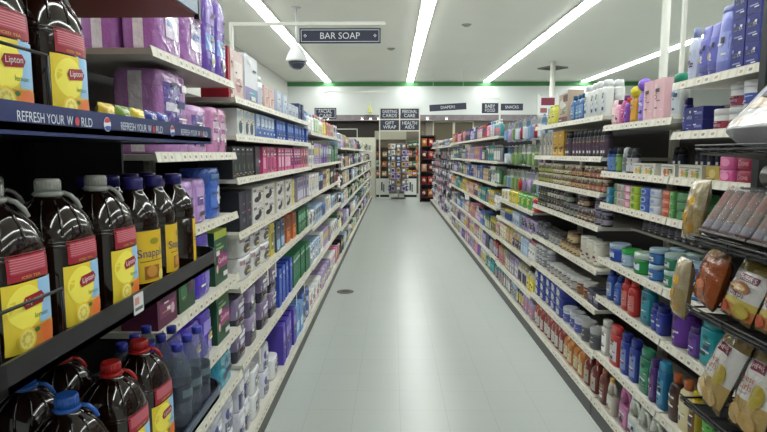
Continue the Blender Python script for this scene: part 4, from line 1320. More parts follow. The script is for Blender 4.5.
# ------------------------------------------------------------------ drink rack at the near end of the left shelving
rack = empty('drink_rack', (-0.55, 0, 0))
tag(rack, 'black metal drink display rack with blue slogan band at the near left', 'display rack')
RY0, RY1 = .66, 1.79
RB = -.62                  # back of the rack, relative


def rbox(nm, x0, x1, y0, y1, z0, z1, mat, parent=rack, ch=0.0):
    b = MB()
    b.box(x0, x1, y0, y1, z0, z1, mat, ch)
    return link(nm, b.mesh(nm), parent)


def rounded_outline(x0, x1, y0, y1, r, k=6):
    """outline of a tray whose two front (x1) corners are rounded"""
    pts = [(x0, y0)]
    for i in range(k + 1):
        t = -PI / 2 + PI / 2 * i / k
        pts.append((x1 - r + r * math.cos(t), y0 + r + r * math.sin(t)))
    for i in range(k + 1):
        t = PI / 2 * i / k
        pts.append((x1 - r + r * math.cos(t), y1 - r + r * math.sin(t)))
    pts.append((x0, y1))
    return pts


def tray(nm, z, lip_top, mat, lipm, x1=0.0, y0=RY0, y1=RY1, r=.10, thick=.012, below=.0):
    O = rounded_outline(RB, x1, y0, y1, r)
    b = MB()
    n = len(O)
    vs = [(x, y, z - thick) for x, y in O] + [(x, y, z) for x, y in O]
    fs = [tuple(range(n))[::-1], tuple(range(n, 2 * n))] + [(i, (i + 1) % n, (i + 1) % n + n, i + n) for i in range(n)]
    b.poly(vs, fs, mat)
    t = link(nm, b.mesh(nm), rack)
    # front lip
    b = MB()
    e = .006
    inner = rounded_outline(RB, x1 - e, y0 + e, y1 - e, r - e)
    for i in range(n - 1):
        (xa, ya), (xb, yb), (xc, yc), (xd, yd) = O[i], O[i + 1], inner[i + 1], inner[i]
        zz0 = z - thick - below
        b.poly([(xa, ya, zz0), (xb, yb, zz0), (xb, yb, lip_top), (xa, ya, lip_top), (xd, yd, zz0), (xc, yc, zz0), (xc, yc, lip_top), (xd, yd, lip_top)],
               [(0, 1, 2, 3), (5, 4, 7, 6), (3, 2, 6, 7), (1, 0, 4, 5)], lipm)
    link('front_lip', b.mesh('front_lip'), t)
    return t


BANDM = M((26, 40, 92), 0.35)
up_t = tray('tray', 1.745, 1.776, BLACK, BANDM, below=.006)
tray('tray', 1.366, 1.401, BLACK, M((34, 34, 36), .3))
low_t = tray('tray', .94, .962, BLACK, M((60, 70, 92), .25))
tray('tray', .52, .55, BLACK, BLACK)
rbox('back_panel', RB - .012, RB, RY0, RY1, .06, 2.4, M((26, 26, 30), .5))
for y in (RY0, RY1 - .03):
    rbox('post', RB, RB + .03, y, y + .03, .06, 2.4, BLACK)
rbox('side_panel', RB + .03, -.31, RY1 - .02, RY1 - .008, 1.40, 1.735, M((26, 26, 30), .5))  # added black sheet, stands in for the shade between the trays
rbox('plinth', RB, -.02, RY0 + .02, RY1 - .02, 0, .06, BLACK)
# header board over the rack: dark red below, pale grey-blue side
hd = rbox('header', RB, -.012, RY0, 1.645, 2.085, 2.45, M((150, 58, 40), .5))
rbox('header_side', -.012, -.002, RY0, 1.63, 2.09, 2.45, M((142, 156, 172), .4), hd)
rbox('header_edge', -.014, 0.0, 1.63, 1.648, 2.077, 2.45, BLACK, hd)
# slogan lettering and round emblem along the band
TXT = M((214, 220, 232), .4)
onband = lambda x, z: (.0012, x, z)
for k, yc in enumerate((.922, 1.236, 1.559)):
    sl = MB()
    text_on(sl, 'REFRESH YOUR', onband, yc - .043, 1.7545, .118, TXT, .0155)
    text_on(sl, 'W', onband, yc + .033, 1.7545, .018, TXT, .0155)
    text_on(sl, 'RLD', onband, yc + .086, 1.7545, .036, TXT, .0155)
    disc(sl, onband, yc + .0550, 1.7545, .0070, .0075, M((190, 60, 70), .4), 14)
    link('slogan', sl.mesh('slogan'), up_t)
for yc in (1.080, 1.400):
    em = MB()
    f1, f2, f3 = (lambda x, z, o=o: (.0012 + o, x, z) for o in (0, .0004, .0004))
    disc(em, f1, yc, 1.7545, .0135, .0135, M((228, 230, 236), .35), 24)
    disc(em, f2, yc, 1.7575, .0115, .0095, M((186, 40, 52), .35), 20, .25, PI - .05)
    disc(em, f3, yc, 1.7520, .0115, .0095, M((40, 72, 160), .35), 20, PI + .25, 2 * PI - .05)
    link('round_emblem', em.mesh('round_emblem'), up_t)
# wire guards that keep the bottles on the trays
wg = MB()
z = 1.472
wg.tube([(-.01, RY0 + .10, z), (-.01, .92, z)], .0028, BLACKW, 6)
for y in (RY0 + .10, .92):
    wg.tube([(-.01, y, 1.366), (-.01, y, z)], .0028, BLACKW, 6)
link('wire_guard', wg.mesh('wire_guard'), rack)
wg = MB()
wg.tube([(-.01, RY0 + .10, 1.857), (-.01, .92, 1.857)], .0028, BLACKW, 6)
for y in (RY0 + .10, .92):
    wg.tube([(-.01, y, 1.745), (-.01, y, 1.857)], .0028, BLACKW, 6)
link('wire_guard', wg.mesh('wire_guard'), rack)
pt = MB()
pt.box(.0005, .0015, 1.15, 1.195, 1.356, 1.399, M((206, 206, 206), .5))
pt.box(.0015, .0018, 1.155, 1.19, 1.363, 1.370, M((90, 90, 96), .5))
pt.box(.0015, .0018, 1.155, 1.175, 1.376, 1.392, M((196, 140, 130), .5))
link('price_tag', pt.mesh('price_tag'), rack)

TEA = M((26, 13, 8), 0.10, coat=.4)


def tea_jug(capc):
    p = Proto('iced_tea_jug', 'bottle', .132, .132, .285)
    h, a = .285, .066
    R = [(0, a * .90, a * .90, 3.4), (.008, a * .98, a * .98, 3.4), (.03, a, a, 3.4), (.155, a, a, 3.4), (.175, a * .985, a * .985, 3.2), (.195, a * .94, a * .94, 2.8), (.215, a * .84, a * .84, 2.4), (.232, a * .66, a * .66, 2.1),
         (.246, a * .42, a * .42, 2), (.254, a * .32, a * .32, 2), (.262, a * .31, a * .31, 2)]
    p.body.loft(R, TEA, 28)
    p.rings = R
    # moulded ribs running up the shoulder
    for i in range(10):
        t = 2 * PI * i / 10 + .3
        pts = []
        for z in (.185, .20, .215, .232, .245):
            ar, br, e = ring_at(R, z)
            c, s = math.cos(t), math.sin(t)
            pts.append((ar * math.copysign(abs(c) ** (2 / e), c), br * math.copysign(abs(s) ** (2 / e), s), z))
        p.body.tube(pts, .0028, TEA, 6)
    for z in (.166, .172):
        q = ring_at(R, z)
        p.body.loft([(z - .002, q[0], q[1], q[2]), (z, q[0] + .0016, q[1] + .0016, q[2]), (z + .002, q[0], q[1], q[2])], TEA, 28, False, False)
    col = p.part('neck_collar')
    K = plast(capc)
    col.loft([(.252, .0225, .0225, 2), (.257, .027, .027, 2), (.262, .0225, .0225, 2)], K, 22)
    # the pull tab / carrying ring hanging from the collar
    col.tube([(.018, -.016, .258), (.028, -.025, .252), (.035, -.032, .240), (.039, -.036, .226)], .0045, K, 8)
    cp = p.part('cap')
    cp.loft([(.2625, .0215, .0215, 2), (.281, .0215, .0215, 2), (.285, .0190, .0190, 2)], K, 26)
    for i in range(22):
        t = 2 * PI * i / 22
        cp.tube([(.0215 * math.cos(t), .0215 * math.sin(t), .264), (.0215 * math.cos(t), .0215 * math.sin(t), .280)], .0009, K, 4)
    L = p.part('label')
    f = lambda o: on_front(R, .0008 + o)
    w = .104
    patch(L, f(0), -w / 2, w / 2, .016, .128, paper((226, 200, 60)), 12, 6)
    patch(L, f(.0004), w * .12, w / 2, .055, .128, paper((150, 190, 226)), 6, 4)
    disc(L, f(.0006), -.014, .088, .034, .036, paper((240, 226, 90)), 20)
    patch(L, f(.0008), -.006, w / 2, .016, .052, paper((222, 140, 60)), 6, 3)
    disc(L, f(.0010), .030, .036, .018, .018, paper((232, 120, 60)), 14)
    disc(L, f(.0012), -.018, .036, .019, .020, paper((236, 206, 60)), 18)
    disc(L, f(.0014), -.018, .036, .015, .016, paper((244, 232, 140)), 18)
    for i in range(8):
        t = PI / 4 * i
        disc(L, f(.0016), -.018 + .0085 * math.cos(t), .036 + .009 * math.sin(t), .0032, .0034, paper((232, 206, 80)), 8, rings=1)
    disc(L, f(.0014), .004, .046, .006, .004, paper((60, 120, 50)), 10)
    text_on(L, 'lemon', f(.0012), .016, .070, .030, paper((90, 130, 60)))
    # red lozenge logo
    lg_ = M((150, 26, 40), .4)
    fn = f(.0016)
    pts = [(-.024, .094), (-.018, .104), (.018, .108), (.026, .098), (.020, .088), (-.018, .084)]
    n = len(L.v)
    L.v += [fn(0, .096)] + [fn(x, z) for x, z in pts]
    for i in range(6):
        L.face((n, n + 1 + (i + 1) % 6, n + 1 + i), lg_)
    text_on(L, 'Lipton', f(.0024), .001, .096, .036, paper((236, 226, 226)), slope=.09)
    U = p.part('upper_label')
    patch(U, f(0), -w * .42, w * .42, .131, .174, paper((150, 30, 48)), 12, 3)
    patch(U, f(.0004), -w * .36, w * .34, .143, .169, paper((176, 66, 84)), 10, 3)
    for k in range(6):
        patch(U, f(.0008), -w * .38, w * .33, .146 + k * .004, .1475 + k * .004, paper((206, 130, 140)), 10, 1)
    text_on(U, 'ICED TEA', f(.0008), 0, .136, .040, paper((214, 180, 80)), .0042)
    return p


def tea_bottle(yellow):
    p = Proto('iced_tea_bottle', 'bottle', .104, .104, .275)
    h, a = .275, .051
    R = [(0, a * .86, a * .86, 2.8), (.008, a * .97, a * .97, 2.8), (.03, a, a, 2.8), (.15, a, a, 2.8), (.156, a * .94, a * .94, 2.6), (.162, a, a, 2.6), (.18, a * .99, a * .99, 2.5), (.205, a * .86, a * .86, 2.2),
         (.228, a * .60, a * .60, 2), (.242, a * .44, a * .44, 2), (.252, a * .43, a * .43, 2)]
    p.body.loft(R, TEA, 24)
    p.rings = R
    for i in range(6):
        t0 = 2 * PI * i / 6
        pts = []
        for k in range(7):
            t = t0 + (k - 3) / 3 * .45
            z = .222 - abs(k - 3) / 3 * .038
            ar, br, e = ring_at(R, z)
            c, s = math.cos(t), math.sin(t)
            pts.append((ar * math.copysign(abs(c) ** (2 / e), c), br * math.copysign(abs(s) ** (2 / e), s), z))
        p.body.tube(pts, .0016, TEA, 6)
    cp = p.part('cap')
    cp.loft([(.247, .0225, .0225, 2), (.272, .0225, .0225, 2), (.275, .020, .020, 2)], plast((46, 38, 120)), 22)
    L = p.part('label')
    f = lambda o: on_front(R, .0008 + o)
    w = .086
    Y = (214, 176, 40)
    zs = [z for z in (.026, .03, .09, .1495)]
    patch(L, f(0), -a * .86, a * .86, .026, .1495, paper(Y), 14, 6)
    text_on(L, 'Snapple', f(.0006), 0, .094, w * .92, paper((40, 48, 110)), .026)
    disc(L, f(.0006), .006, .124, .014, .008, paper((150, 140, 40)), 12)
    patch(L, f(.0006), -w * .30, w * .22, .034, .066, paper((150, 92, 40)), 8, 3)
    disc(L, f(.0010), -.004, .052, .016, .014, paper((196, 140, 60)), 14)
    disc(L, f(.0010), .026, .040, .010, .014, paper((236, 220, 120)), 12)
    patch(L, f(.0006), -w * .4, w * .4, .076, .0785, paper((120, 96, 30)), 8, 1)
    return p


def water_bottle():
    p = Proto('water_bottle', 'bottle', .070, .070, .232)
    a = .035
    PET = glass('clear_bottle', (112, 122, 138), .06, .32)
    R = [(0, a * .8, a * .8, 2), (.006, a * .96, a * .96, 2), (.03, a, a, 2), (.05, a * .95, a * .95, 2), (.07, a, a, 2), (.12, a, a, 2), (.13, a * .95, a * .95, 2), (.14, a, a, 2), (.165, a * .92, a * .92, 2), (.19, a * .62, a * .62, 2), (.205, a * .42, a * .42, 2), (.214, a * .4, a * .4, 2)]
    p.body.loft(R, PET, 20)
    p.rings = R
    cp = p.part('cap')
    cp.loft([(.2105, .0150, .0150, 2), (.229, .0150, .0150, 2), (.232, .0135, .0135, 2)], plast((52, 58, 160)), 20)
    L = p.part('label')
    L.loft([(z, ring_at(R, z)[0] + .0008, ring_at(R, z)[1] + .0008, 2) for z in (.072, .118)], paper((54, 62, 74)), 20, False, False)
    f = lambda o: on_front(R, .0012 + o)
    patch(L, f(0), -.02, .02, .084, .106, paper((96, 112, 120)), 8, 2)
    return p


grey, red, blue = (168, 168, 164), (176, 34, 34), (40, 92, 178)
jg, jr, jbl = tea_jug(grey), tea_jug(red), tea_jug(blue)
tb_ = tea_bottle(0)
wb = water_bottle()
A90 = PI / 2
DX = -.55


def put(p, x, y, z, turn, label, group):
    """stand a round-footprint bottle with its axis at (x, y)"""
    rz = A90 + math.radians(turn)
    # the prototype's axis sits d/2 behind its front: shift so that the axis lands on (x, y)
    ax_ = Vector((0, p.d / 2, 0))
    ax_.rotate(Euler((0, 0, rz)))
    return p.place((x - ax_.x, y - ax_.y, z), rz, label=label, group=group)


gT = 'iced tea jugs on the drink rack'
zs2 = 1.7465
put(jg, -.655, .885, zs2, -6, 'iced tea jug on the top tray, nearest of the two behind the slogan band', gT)
put(jg, -.650, 1.045, zs2, -4, 'iced tea jug on the top tray, second from near end above the slogan', gT)
put(jg, -.81, .96, zs2, -6, 'dark iced tea jug standing in the rear row of the top tray', gT)
zs1 = 1.3675
put(jg, -.650, .885, zs1, -6, 'grey-capped iced tea jug behind the wire guard, middle tray of the drink rack', gT)
put(jg, -.645, 1.035, zs1, -4, 'grey-capped iced tea jug on middle tray, second from near end', gT)
put(jg, -.640, 1.195, zs1, -3, 'grey-capped iced tea jug on middle tray, beside the yellow-labelled tea bottles', gT)
put(jg, -.81, .965, zs1, -6, 'rear row grey-capped iced tea jug on middle tray, nearer one', gT)
put(jg, -.81, 1.115, zs1, -6, 'rear row grey-capped iced tea jug on middle tray, farther one', gT)
gS = 'yellow-labelled tea bottles on the middle tray'
for i, (x, y, t) in enumerate(((-.622, 1.328, -20), (-.622, 1.444, 8), (-.618, 1.565, 38))):
    put(tb_, x, y, zs1, t, f'blue-capped tea bottle with yellow label, {ordn(i)} from near end of middle tray', gS)
for i, (x, y) in enumerate(((-.735, 1.335), (-.735, 1.445), (-.735, 1.555), (-.735, 1.665))):
    put(tb_, x, y, zs1, -10, f'blue-capped tea bottle in the rear row of middle tray, {ordn(i)} from near end', gS)
gR = 'red and blue capped jugs on the lower tray'
zs0 = .9415
put(jbl, -.645, 1.05, zs0, -14, 'blue-capped tea jug at the front of lower tray', gR)
put(jr, -.645, 1.225, zs0, -4, 'red-capped tea jug at the front of lower tray, label facing the aisle', gR)
put(jr, -.648, 1.375, zs0, -6, 'red-capped tea jug beside the clear water bottles on lower tray', gR)
put(jbl, -.795, 1.15, zs0, -10, 'blue-capped tea jug in the rear row of lower tray', gR)
put(jr, -.81, 1.305, zs0, -10, 'red-capped tea jug in the rear row of lower tray', gR)
gW = 'clear water bottles on the lower tray'
k = 0
for r, x in enumerate((-.600, -.678, -.756)):
    for i in range(3):
        y = 1.50 + i * .078 - (0.0 if r else -.0)
        put(wb, x, y, zs0, -20, f'clear water bottle with blue cap, {ordn(i)} in the {("front", "middle", "rear")[r]} row of lower tray', gW)
# small packets behind the slogan band
for i, (y, c, nm) in enumerate(((1.165, (206, 176, 50), 'yellow'), (1.235, (110, 140, 50), 'olive green'), (1.305, (214, 190, 60), 'gold'), (1.375, (60, 66, 150), 'blue'), (1.445, (70, 80, 170), 'violet blue'))):
    q = bag('snack_packet', 'packet', .062, .056, .03, [(.3, tuple(int(v * .75) for v in c)), (1, c)], [('d', .5, .5, .25, .16, (230, 220, 180))], nx=8, nz=10)
    q.place((-.580, y, 1.7465), A90, label=f'small {nm} packet on the top tray behind the slogan band', group='small packets on the top tray')

# ------------------------------------------------------------------ snack rack at the near end of the right shelving
sr = empty('snack_rack', (0.98, 0, 0))
tag(sr, 'black wire snack rack holding chip bags at the near right', 'display rack')
SY0, SY1 = 1.06, 1.94
SYB = 1.86


def sbox(nm, x0, x1, y0, y1, z0, z1, mat, parent=sr):
    b = MB()
    b.box(x0, x1, y0, y1, z0, z1, mat)
    return link(nm, b.mesh(nm), parent)


sbox('post', .245, .275, 1.905, 1.94, 0, 2.35, M((28, 32, 34), .4))
sbox('post', .245, .275, SY0, SY0 + .035, 0, 2.35, M((28, 32, 34), .4))
sbox('back_panel', .262, .274, SY0 + .035, 1.905, 0.05, 1.45, M((24, 24, 26), .5))
sbox('foot', .02, .29, SY0, SY1, 0, .05, BLACK)
TIER = (1.70, 1.412, 1.178, .862, .58)
for z in TIER:
    b = MB()
    x0, x1 = 0.0, .262
    for i in range(9):
        y = SY0 + .05 + i * (SYB - SY0 - .10) / 8
        b.tube([(x0, y, z + .004), (x1, y, z - .02)], .002, BLACKW, 5)
    b.tube([(x1, SY0 + .02, z + .012), (x0, SY0 + .02, z + .012), (x0, SYB - .02, z + .012), (x1, SYB - .02, z + .012)], .004, BLACKW, 6)
    b.tube([(x0 - .002, SY0 + .02, z + .024), (x0 - .002, SYB - .02, z + .024)], .003, BLACKW, 6)
    for i in range(5):
        y = SY0 + .05 + i * (SYB - SY0 - .10) / 4
        b.tube([(x0, y, z), (x0 - .002, y, z + .024)], .002, BLACKW, 5)
    b.poly([(x0 + .004, SY0 + .03, z), (x1, SY0 + .03, z - .024), (x1, SYB - .03, z - .024), (x0 + .004, SYB - .03, z), (x0 + .004, SY0 + .03, z - .004), (x1, SY0 + .03, z - .028), (x1, SYB - .03, z - .028), (x0 + .004, SYB - .03, z - .004)],
           [(0, 1, 2, 3), (7, 6, 5, 4), (0, 3, 7, 4), (2, 1, 5, 6), (1, 0, 4, 5), (3, 2, 6, 7)], M((40, 40, 42), .4))
    link('wire_basket', b.mesh('wire_basket'), sr)
GOLD, CHW = (150, 124, 60), (206, 202, 198)
chip = bag('chip_bag', 'chip bag', .172, .272, .07, [(.05, (120, 96, 50)), (.34, (176, 148, 92)), (.80, CHW), (1, GOLD)],
           [('r', .30, .74, .66, .77, (110, 30, 50)), ('t', "HERR'S", .52, .715, .36, (226, 206, 206)), ('d', .74, .42, .17, .13, (172, 152, 60)), ('d', .30, .14, .24, .11, (196, 160, 96)), ('d', .70, .12, .22, .10, (186, 150, 84)),
            ('t', 'Cheese', .36, .56, .48, (176, 84, 40)), ('t', 'Curls', .38, .47, .40, (190, 90, 40)), ('t', 'corn snack', .36, .40, .32, (90, 70, 60))])
chip2 = bag('chip_bag', 'chip bag', .165, .192, .06, [(.05, (120, 96, 50)), (.22, (196, 120, 60)), (.34, (190, 170, 80)), (.78, CHW), (1, (164, 140, 64))],
            [('r', .42, .9, .62, .73, (104, 34, 60)), ('t', "HERR'S", .66, .675, .40, (226, 206, 206)), ('d', .5, .50, .34, .10, (150, 96, 56)), ('d', .46, .50, .20, .05, (200, 160, 90)), ('t', 'Crisps', .5, .40, .5, (90, 50, 50)), ('d', .2, .14, .17, .09, (200, 80, 40)), ('d', .78, .16, .2, .1, (180, 160, 60))])
brown = bag('snack_bag', 'snack bag', .19, .185, .08, [(.06, (90, 56, 34)), (.9, (150, 76, 34)), (1, (176, 120, 70))], [('r', .12, .50, .52, .9, (190, 160, 150)), ('r', .18, .44, .60, .66, (120, 66, 60)), ('r', .18, .44, .72, .78, (120, 66, 60)), ('d', .6, .3, .2, .14, (176, 90, 40))])
cream = bag('snack_bag', 'snack bag', .17, .21, .06, [(.08, (120, 104, 76)), (.5, (156, 136, 92)), (1, (160, 146, 116))], [('d', .5, .62, .2, .1, (206, 160, 50)), ('d', .4, .36, .18, .1, (200, 150, 60)), ('d', .66, .2, .18, .08, (190, 140, 60))])
RZ = -PI / 2
XS = .985
TL = math.radians(-20)
gC = 'chip bags in the snack rack'


def sput(p, y, z, label, tilt=TL, roll=0.0, dx=.012, turn=0.0, group=gC):
    return p.place((XS + dx, y, z), RZ + math.radians(turn), tilt=tilt, roll=roll, label=label, group=group)


sput(chip, 1.775, TIER[3] + .036, 'white and gold chip bag in the lower basket, farthest from the camera end', turn=-8, roll=.05)
sput(chip, 1.585, TIER[3] + .036, 'white and gold chip bag leaning in the middle of the lower basket', turn=-4, roll=-.06)
sput(chip, 1.40, TIER[3] + .036, 'white and gold chip bag at the near end of the lower basket', turn=0)
sput(chip2, 1.655, TIER[2] + .036, 'orange-footed chip bag in the basket below the trays, beside the brown bag', turn=-4, roll=.04)
sput(chip2, 1.485, TIER[2] + .036, 'orange-footed chip bag in the basket below the trays, second from brown bag', turn=-2)
sput(chip2, 1.31, TIER[2] + .036, 'orange-footed chip bag in the basket below the trays, nearest end', turn=-2)
sput(brown, 1.845, TIER[2] + .03, 'amber brown snack bag with pale label at the far end of the basket', tilt=math.radians(-14), turn=-14, group='brown snack bags')
cr1 = cream.place((1.01, 1.955, 1.405), RZ + .1, tilt=math.radians(-10), sx=.55, label='cream snack bag hanging over the far end of the cookie basket', group='cream snack bags on rack end')
cr2 = cream.place((.985, 1.955, 1.125), RZ - .05, tilt=math.radians(-4), sx=.55, label='cream snack bag hanging beside the amber brown bag', group='cream snack bags on rack end')


def cookie_tray(w, h, d, nbar, c1, c2, nm):
    """clear-wrapped tray of cookie sleeves: sleeves upright side by side under a glossy film"""
    p = Proto(nm, 'cookie pack', w, d, h)
    p.body.box(-w / 2, w / 2, d * .2, d / 2, 0, h, M((70, 50, 40), .4))
    p.body.box(-w / 2, w / 2, -d / 2, d / 2, 0, .008, M((70, 50, 40), .4))
    s = w / nbar
    for i in range(nbar):
        b = p.part('cookie_sleeve')
        b.loft([(.010, s * .44, d * .36, 2.6), (.02, s * .47, d * .38, 2.6), (h * .9, s * .47, d * .38, 2.6), (h * .96, s * .40, d * .32, 2.6)], M((116 - 12 * (i % 2), 80 - 8 * (i % 2), 64), .5, vary=.4, vscale=60), 14, cx=-w / 2 + s * (i + .5), cy=-d * .17)
        b.loft([(h * .58, s * .475, d * .387, 2.6), (h * .86, s * .475, d * .387, 2.6)], paper(c1), 14, False, False, cx=-w / 2 + s * (i + .5), cy=-d * .17)
        b.loft([(h * .10, s * .475, d * .387, 2.6), (h * .28, s * .475, d * .387, 2.6)], paper(c2), 14, False, False, cx=-w / 2 + s * (i + .5), cy=-d * .17)
    f = p.part('clear_wrap')
    R = [(-.004, w / 2 * 1.01, d / 2 * 1.05, 8), (h * .5, w / 2 * 1.02, d / 2 * 1.12, 8), (h * 1.0, w / 2 * 1.0, d / 2 * 1.02, 8), (h * 1.03, w / 2 * .98, d / 2 * .3, 8)]
    f.loft([(z + .004, a, b_, e) for z, a, b_, e in R], WRAP, 40)
    return p


WRAP = bpy.data.materials.new('clear_wrap')
WRAP.use_nodes = True
_p = WRAP.node_tree.nodes['Principled BSDF']
_p.inputs['Base Color'].default_value = (.8, .8, .82, 1)
_p.inputs['Roughness'].default_value = .1
_p.inputs['Alpha'].default_value = .20
_n = WRAP.node_tree.nodes.new('ShaderNodeTexNoise')
_n.inputs['Scale'].default_value = 26
_n.inputs['Detail'].default_value = 3
_t = WRAP.node_tree.nodes.new('ShaderNodeTexCoord')
WRAP.node_tree.links.new(_t.outputs['Object'], _n.inputs['Vector'])
_b = WRAP.node_tree.nodes.new('ShaderNodeBump')
_b.inputs['Strength'].default_value = 1.0
_b.inputs['Distance'].default_value = .03
WRAP.node_tree.links.new(_n.outputs['Fac'], _b.inputs['Height'])
WRAP.node_tree.links.new(_b.outputs['Normal'], _p.inputs['Normal'])
ct = cookie_tray(.245, .165, .036, 5, (126, 74, 62), (104, 96, 112), 'cookie_tray')
gK = 'clear wrapped cookie trays'
sput(ct, 1.725, TIER[1] + .036, 'clear-wrapped tray of five cookie sleeves beside the cream bag', tilt=math.radians(-31), group=gK, dx=.02)
sput(ct, 1.47, TIER[1] + .036, 'clear-wrapped tray of cookie sleeves, second along the rack basket', tilt=math.radians(-31), group=gK, dx=.02)
sput(ct, 1.215, TIER[1] + .036, 'clear-wrapped tray of cookie sleeves at the near end of the rack basket', tilt=math.radians(-31), group=gK, dx=.02)
# silvery bread packs leaning in the top basket
SILV = M((206, 206, 208), .14, bump=.5, bscale=11, coat=.6)
bp = soft('bread_pack', 'bread pack', .30, .09, .25, SILV, [('r', .06, .94, .03, .2, M((206, 186, 176), .2, bump=.5, bscale=11, coat=.5)), ('r', .2, .8, .3, .5, M((190, 170, 150), .2, bump=.5, bscale=11, coat=.5))], e=4.5, puff=.08)
sput(bp, 1.62, TIER[0] + .075, 'silvery wrapped bread pack leaning in the top basket, farther one', tilt=math.radians(-42), group='silvery bread packs', dx=.02)
sput(bp, 1.30, TIER[0] + .075, 'silvery wrapped bread pack leaning in the top basket, nearer one', tilt=math.radians(-42), group='silvery bread packs', dx=.02)
# dark roll pack lying above the cookie trays
rl = Proto('cookie_roll', 'cookie roll', .24, .075, .075)
for sgn in (0,):
    n0 = len(rl.body.v)
    rl.body.loft([(-.12, .030, .030, 2), (-.116, .0365, .0365, 2), (.116, .0365, .0365, 2), (.12, .030, .030, 2)], M((64, 46, 44), .3, coat=.4), 24)
    lb = rl.part('label')
    lb.loft([(-.04, .0372, .0372, 2), (.07, .0372, .0372, 2)], paper((130, 110, 116)), 24, False, False)
    lb.loft([(.0, .0377, .0377, 2), (.03, .0377, .0377, 2)], paper((120, 50, 60)), 24, False, False)
    for mb_ in (rl.body, lb):
        mb_.v = [(z, y, -x + .0375) for x, y, z in mb_.v]
rs = MB()
rs.box(.165, .262, 1.30, 1.86, 1.582, 1.588, M((40, 40, 42), .4))
link('rack_shelf', rs.mesh('rack_shelf'), sr)
rl.place((1.175, 1.70, 1.5895), RZ + .03, label='dark cookie roll lying on the small shelf above cookie trays', group='dark cookie rolls')
rl.place((1.175, 1.44, 1.5895), RZ + .02, label='dark cookie roll lying second on the small rack shelf', group='dark cookie rolls')

# ------------------------------------------------------------------ signs
SIGNM = M((42, 46, 66), .4)
SIGNT = M((214, 216, 222), .5)
POST = M((222, 222, 214), .45)


def sign(name, lines, cx, y, cz, w, h, label, border=True, tilt=0.0, diamonds=False, dark=SIGNM, tw=None, mat=SIGNT):
    o = empty(name, (cx, y, cz))
    o.rotation_euler = (0, tilt, 0)
    tag(o, label, 'sign', 'aisle signs')
    b = MB()
    b.box(-w / 2, w / 2, -.006, .006, -h / 2, h / 2, dark)
    link('panel', b.mesh('panel'), o)
    if border:
        b = MB()
        t, m = h * .035, h * .10
        for x0, x1, z0, z1 in ((-w / 2 + m, w / 2 - m, h / 2 - m - t, h / 2 - m), (-w / 2 + m, w / 2 - m, -h / 2 + m, -h / 2 + m + t),
                               (-w / 2 + m, -w / 2 + m + t, -h / 2 + m, h / 2 - m), (w / 2 - m - t, w / 2 - m, -h / 2 + m, h / 2 - m)):
            b.box(x0, x1, -.0072, -.006, z0, z1, mat)
        link('border', b.mesh('border'), o)
    b = MB()
    n = len(lines)
    for i, s in enumerate(lines):
        zc = h * (.5 - (i + .5) / n) * (.82 if n > 1 else 1)
        hh = h * (.42 if n == 1 else .66 / n)
        vs, fs, tw_, th_ = text_geo(s)
        ww = min(w * (tw or .78), tw_ / th_ * hh)
        text_on(b, s, flat_front(-.0075), 0, zc, ww, mat, hh)
    if diamonds:
        for sx in (-1, 1):
            c = sx * w * .43
            for a in range(4):
                t = PI / 2 * a
                disc(b, flat_front(-.0075), c + .008 * math.cos(t), .008 * math.sin(t), .0045, .0045, mat, 8, rings=1)
    link('lettering', b.mesh('lettering'), o)
    return o


sy = 4.50


def bracket(x, y, z0, z1, x1, label, r=.013):
    """post rising from the shelving with an arm reaching over the aisle"""
    o = empty('sign_bracket', (x, y, z0))
    tag(o, label, 'sign bracket')
    b = MB()
    b.box(-r, r, -r, r, 0, z1 - z0, POST)
    link('post', b.mesh('post'), o)
    if x1 is not None:
        b = MB()
        lo, hi = sorted((0, x1 - x))
        b.box(lo - r, hi + r, -r * .99, r * .99, z1 - z0 - .002, z1 - z0 + .024, POST)
        link('arm', b.mesh('arm'), o)
    return o


bracket(-1.268, sy, 2.075, 2.69, -.075, 'white post and arm carrying the bar soap sign')
so = sign('aisle_sign', ['BAR SOAP'], -.415, sy, 2.61, .635, .115, 'dark blue BAR SOAP sign hanging from white arm', diamonds=True, tw=.5)
hb_ = MB()
for x in (-.22, .22):
    hb_.tube([(x, 0, .056), (x, 0, .076)], .003, POST, 6)
link('hanger', hb_.mesh('hanger'), so)
bracket(1.775, 3.56, 2.02, 4.2, None, 'thin cream sign post rising above the third right bay', r=.011)
# white pipe columns reaching the ceiling
for (x, y, r, lb) in ((2.90, 6.2, .042, 'white pipe column behind the bath bottles'), (5.27, 19.0, .085, 'white pipe column beside the ceiling vent near back wall')):
    b = MB()
    b.loft([(0, r, r, 2), (CEIL - .04, r, r, 2)], POST, 20)
    o = link('pipe_column', b.mesh('pipe_column'))
    o.location = (x, y, .0005)
    tag(o, lb, 'column')
    b = MB()
    b.loft([(CEIL - .04, r * 1.5, r * 1.5, 2), (CEIL - .002, r * 1.5, r * 1.5, 2)], POST, 20)
    link('collar', b.mesh('collar'), o)
# ceiling vent
v = empty('ceiling_vent', (5.62, 20.3, CEIL - .001), .5)
tag(v, 'dark square ceiling vent by the far white column', 'vent')
b = MB()
b.box(-.38, .38, -.36, .36, -.05, 0, M((120, 120, 116), .5))
link('frame', b.mesh('frame'), v)
b = MB()
for i in range(7):
    b.box(-.32, .32, -.32 + i * .09, -.26 + i * .09, -.06, -.05, M((66, 66, 66), .5))
link('grille', b.mesh('grille'), v)
# small ceiling fittings
for i, (x, y, lb) in enumerate(((1.72, 13.6, 'small grey ceiling fitting between second and third light rows'), (-.06, 16.6, 'tiny grey sprinkler head near the second light row'))):
    b = MB()
    b.loft([(-.05, .05, .05, 2), (-.02, .10, .10, 2), (0, .12, .12, 2)], M((150, 150, 146), .5), 20)
    o = link('ceiling_fitting', b.mesh('ceiling_fitting'))
    o.location = (x, y, CEIL - .001)
    tag(o, lb, 'ceiling fitting')

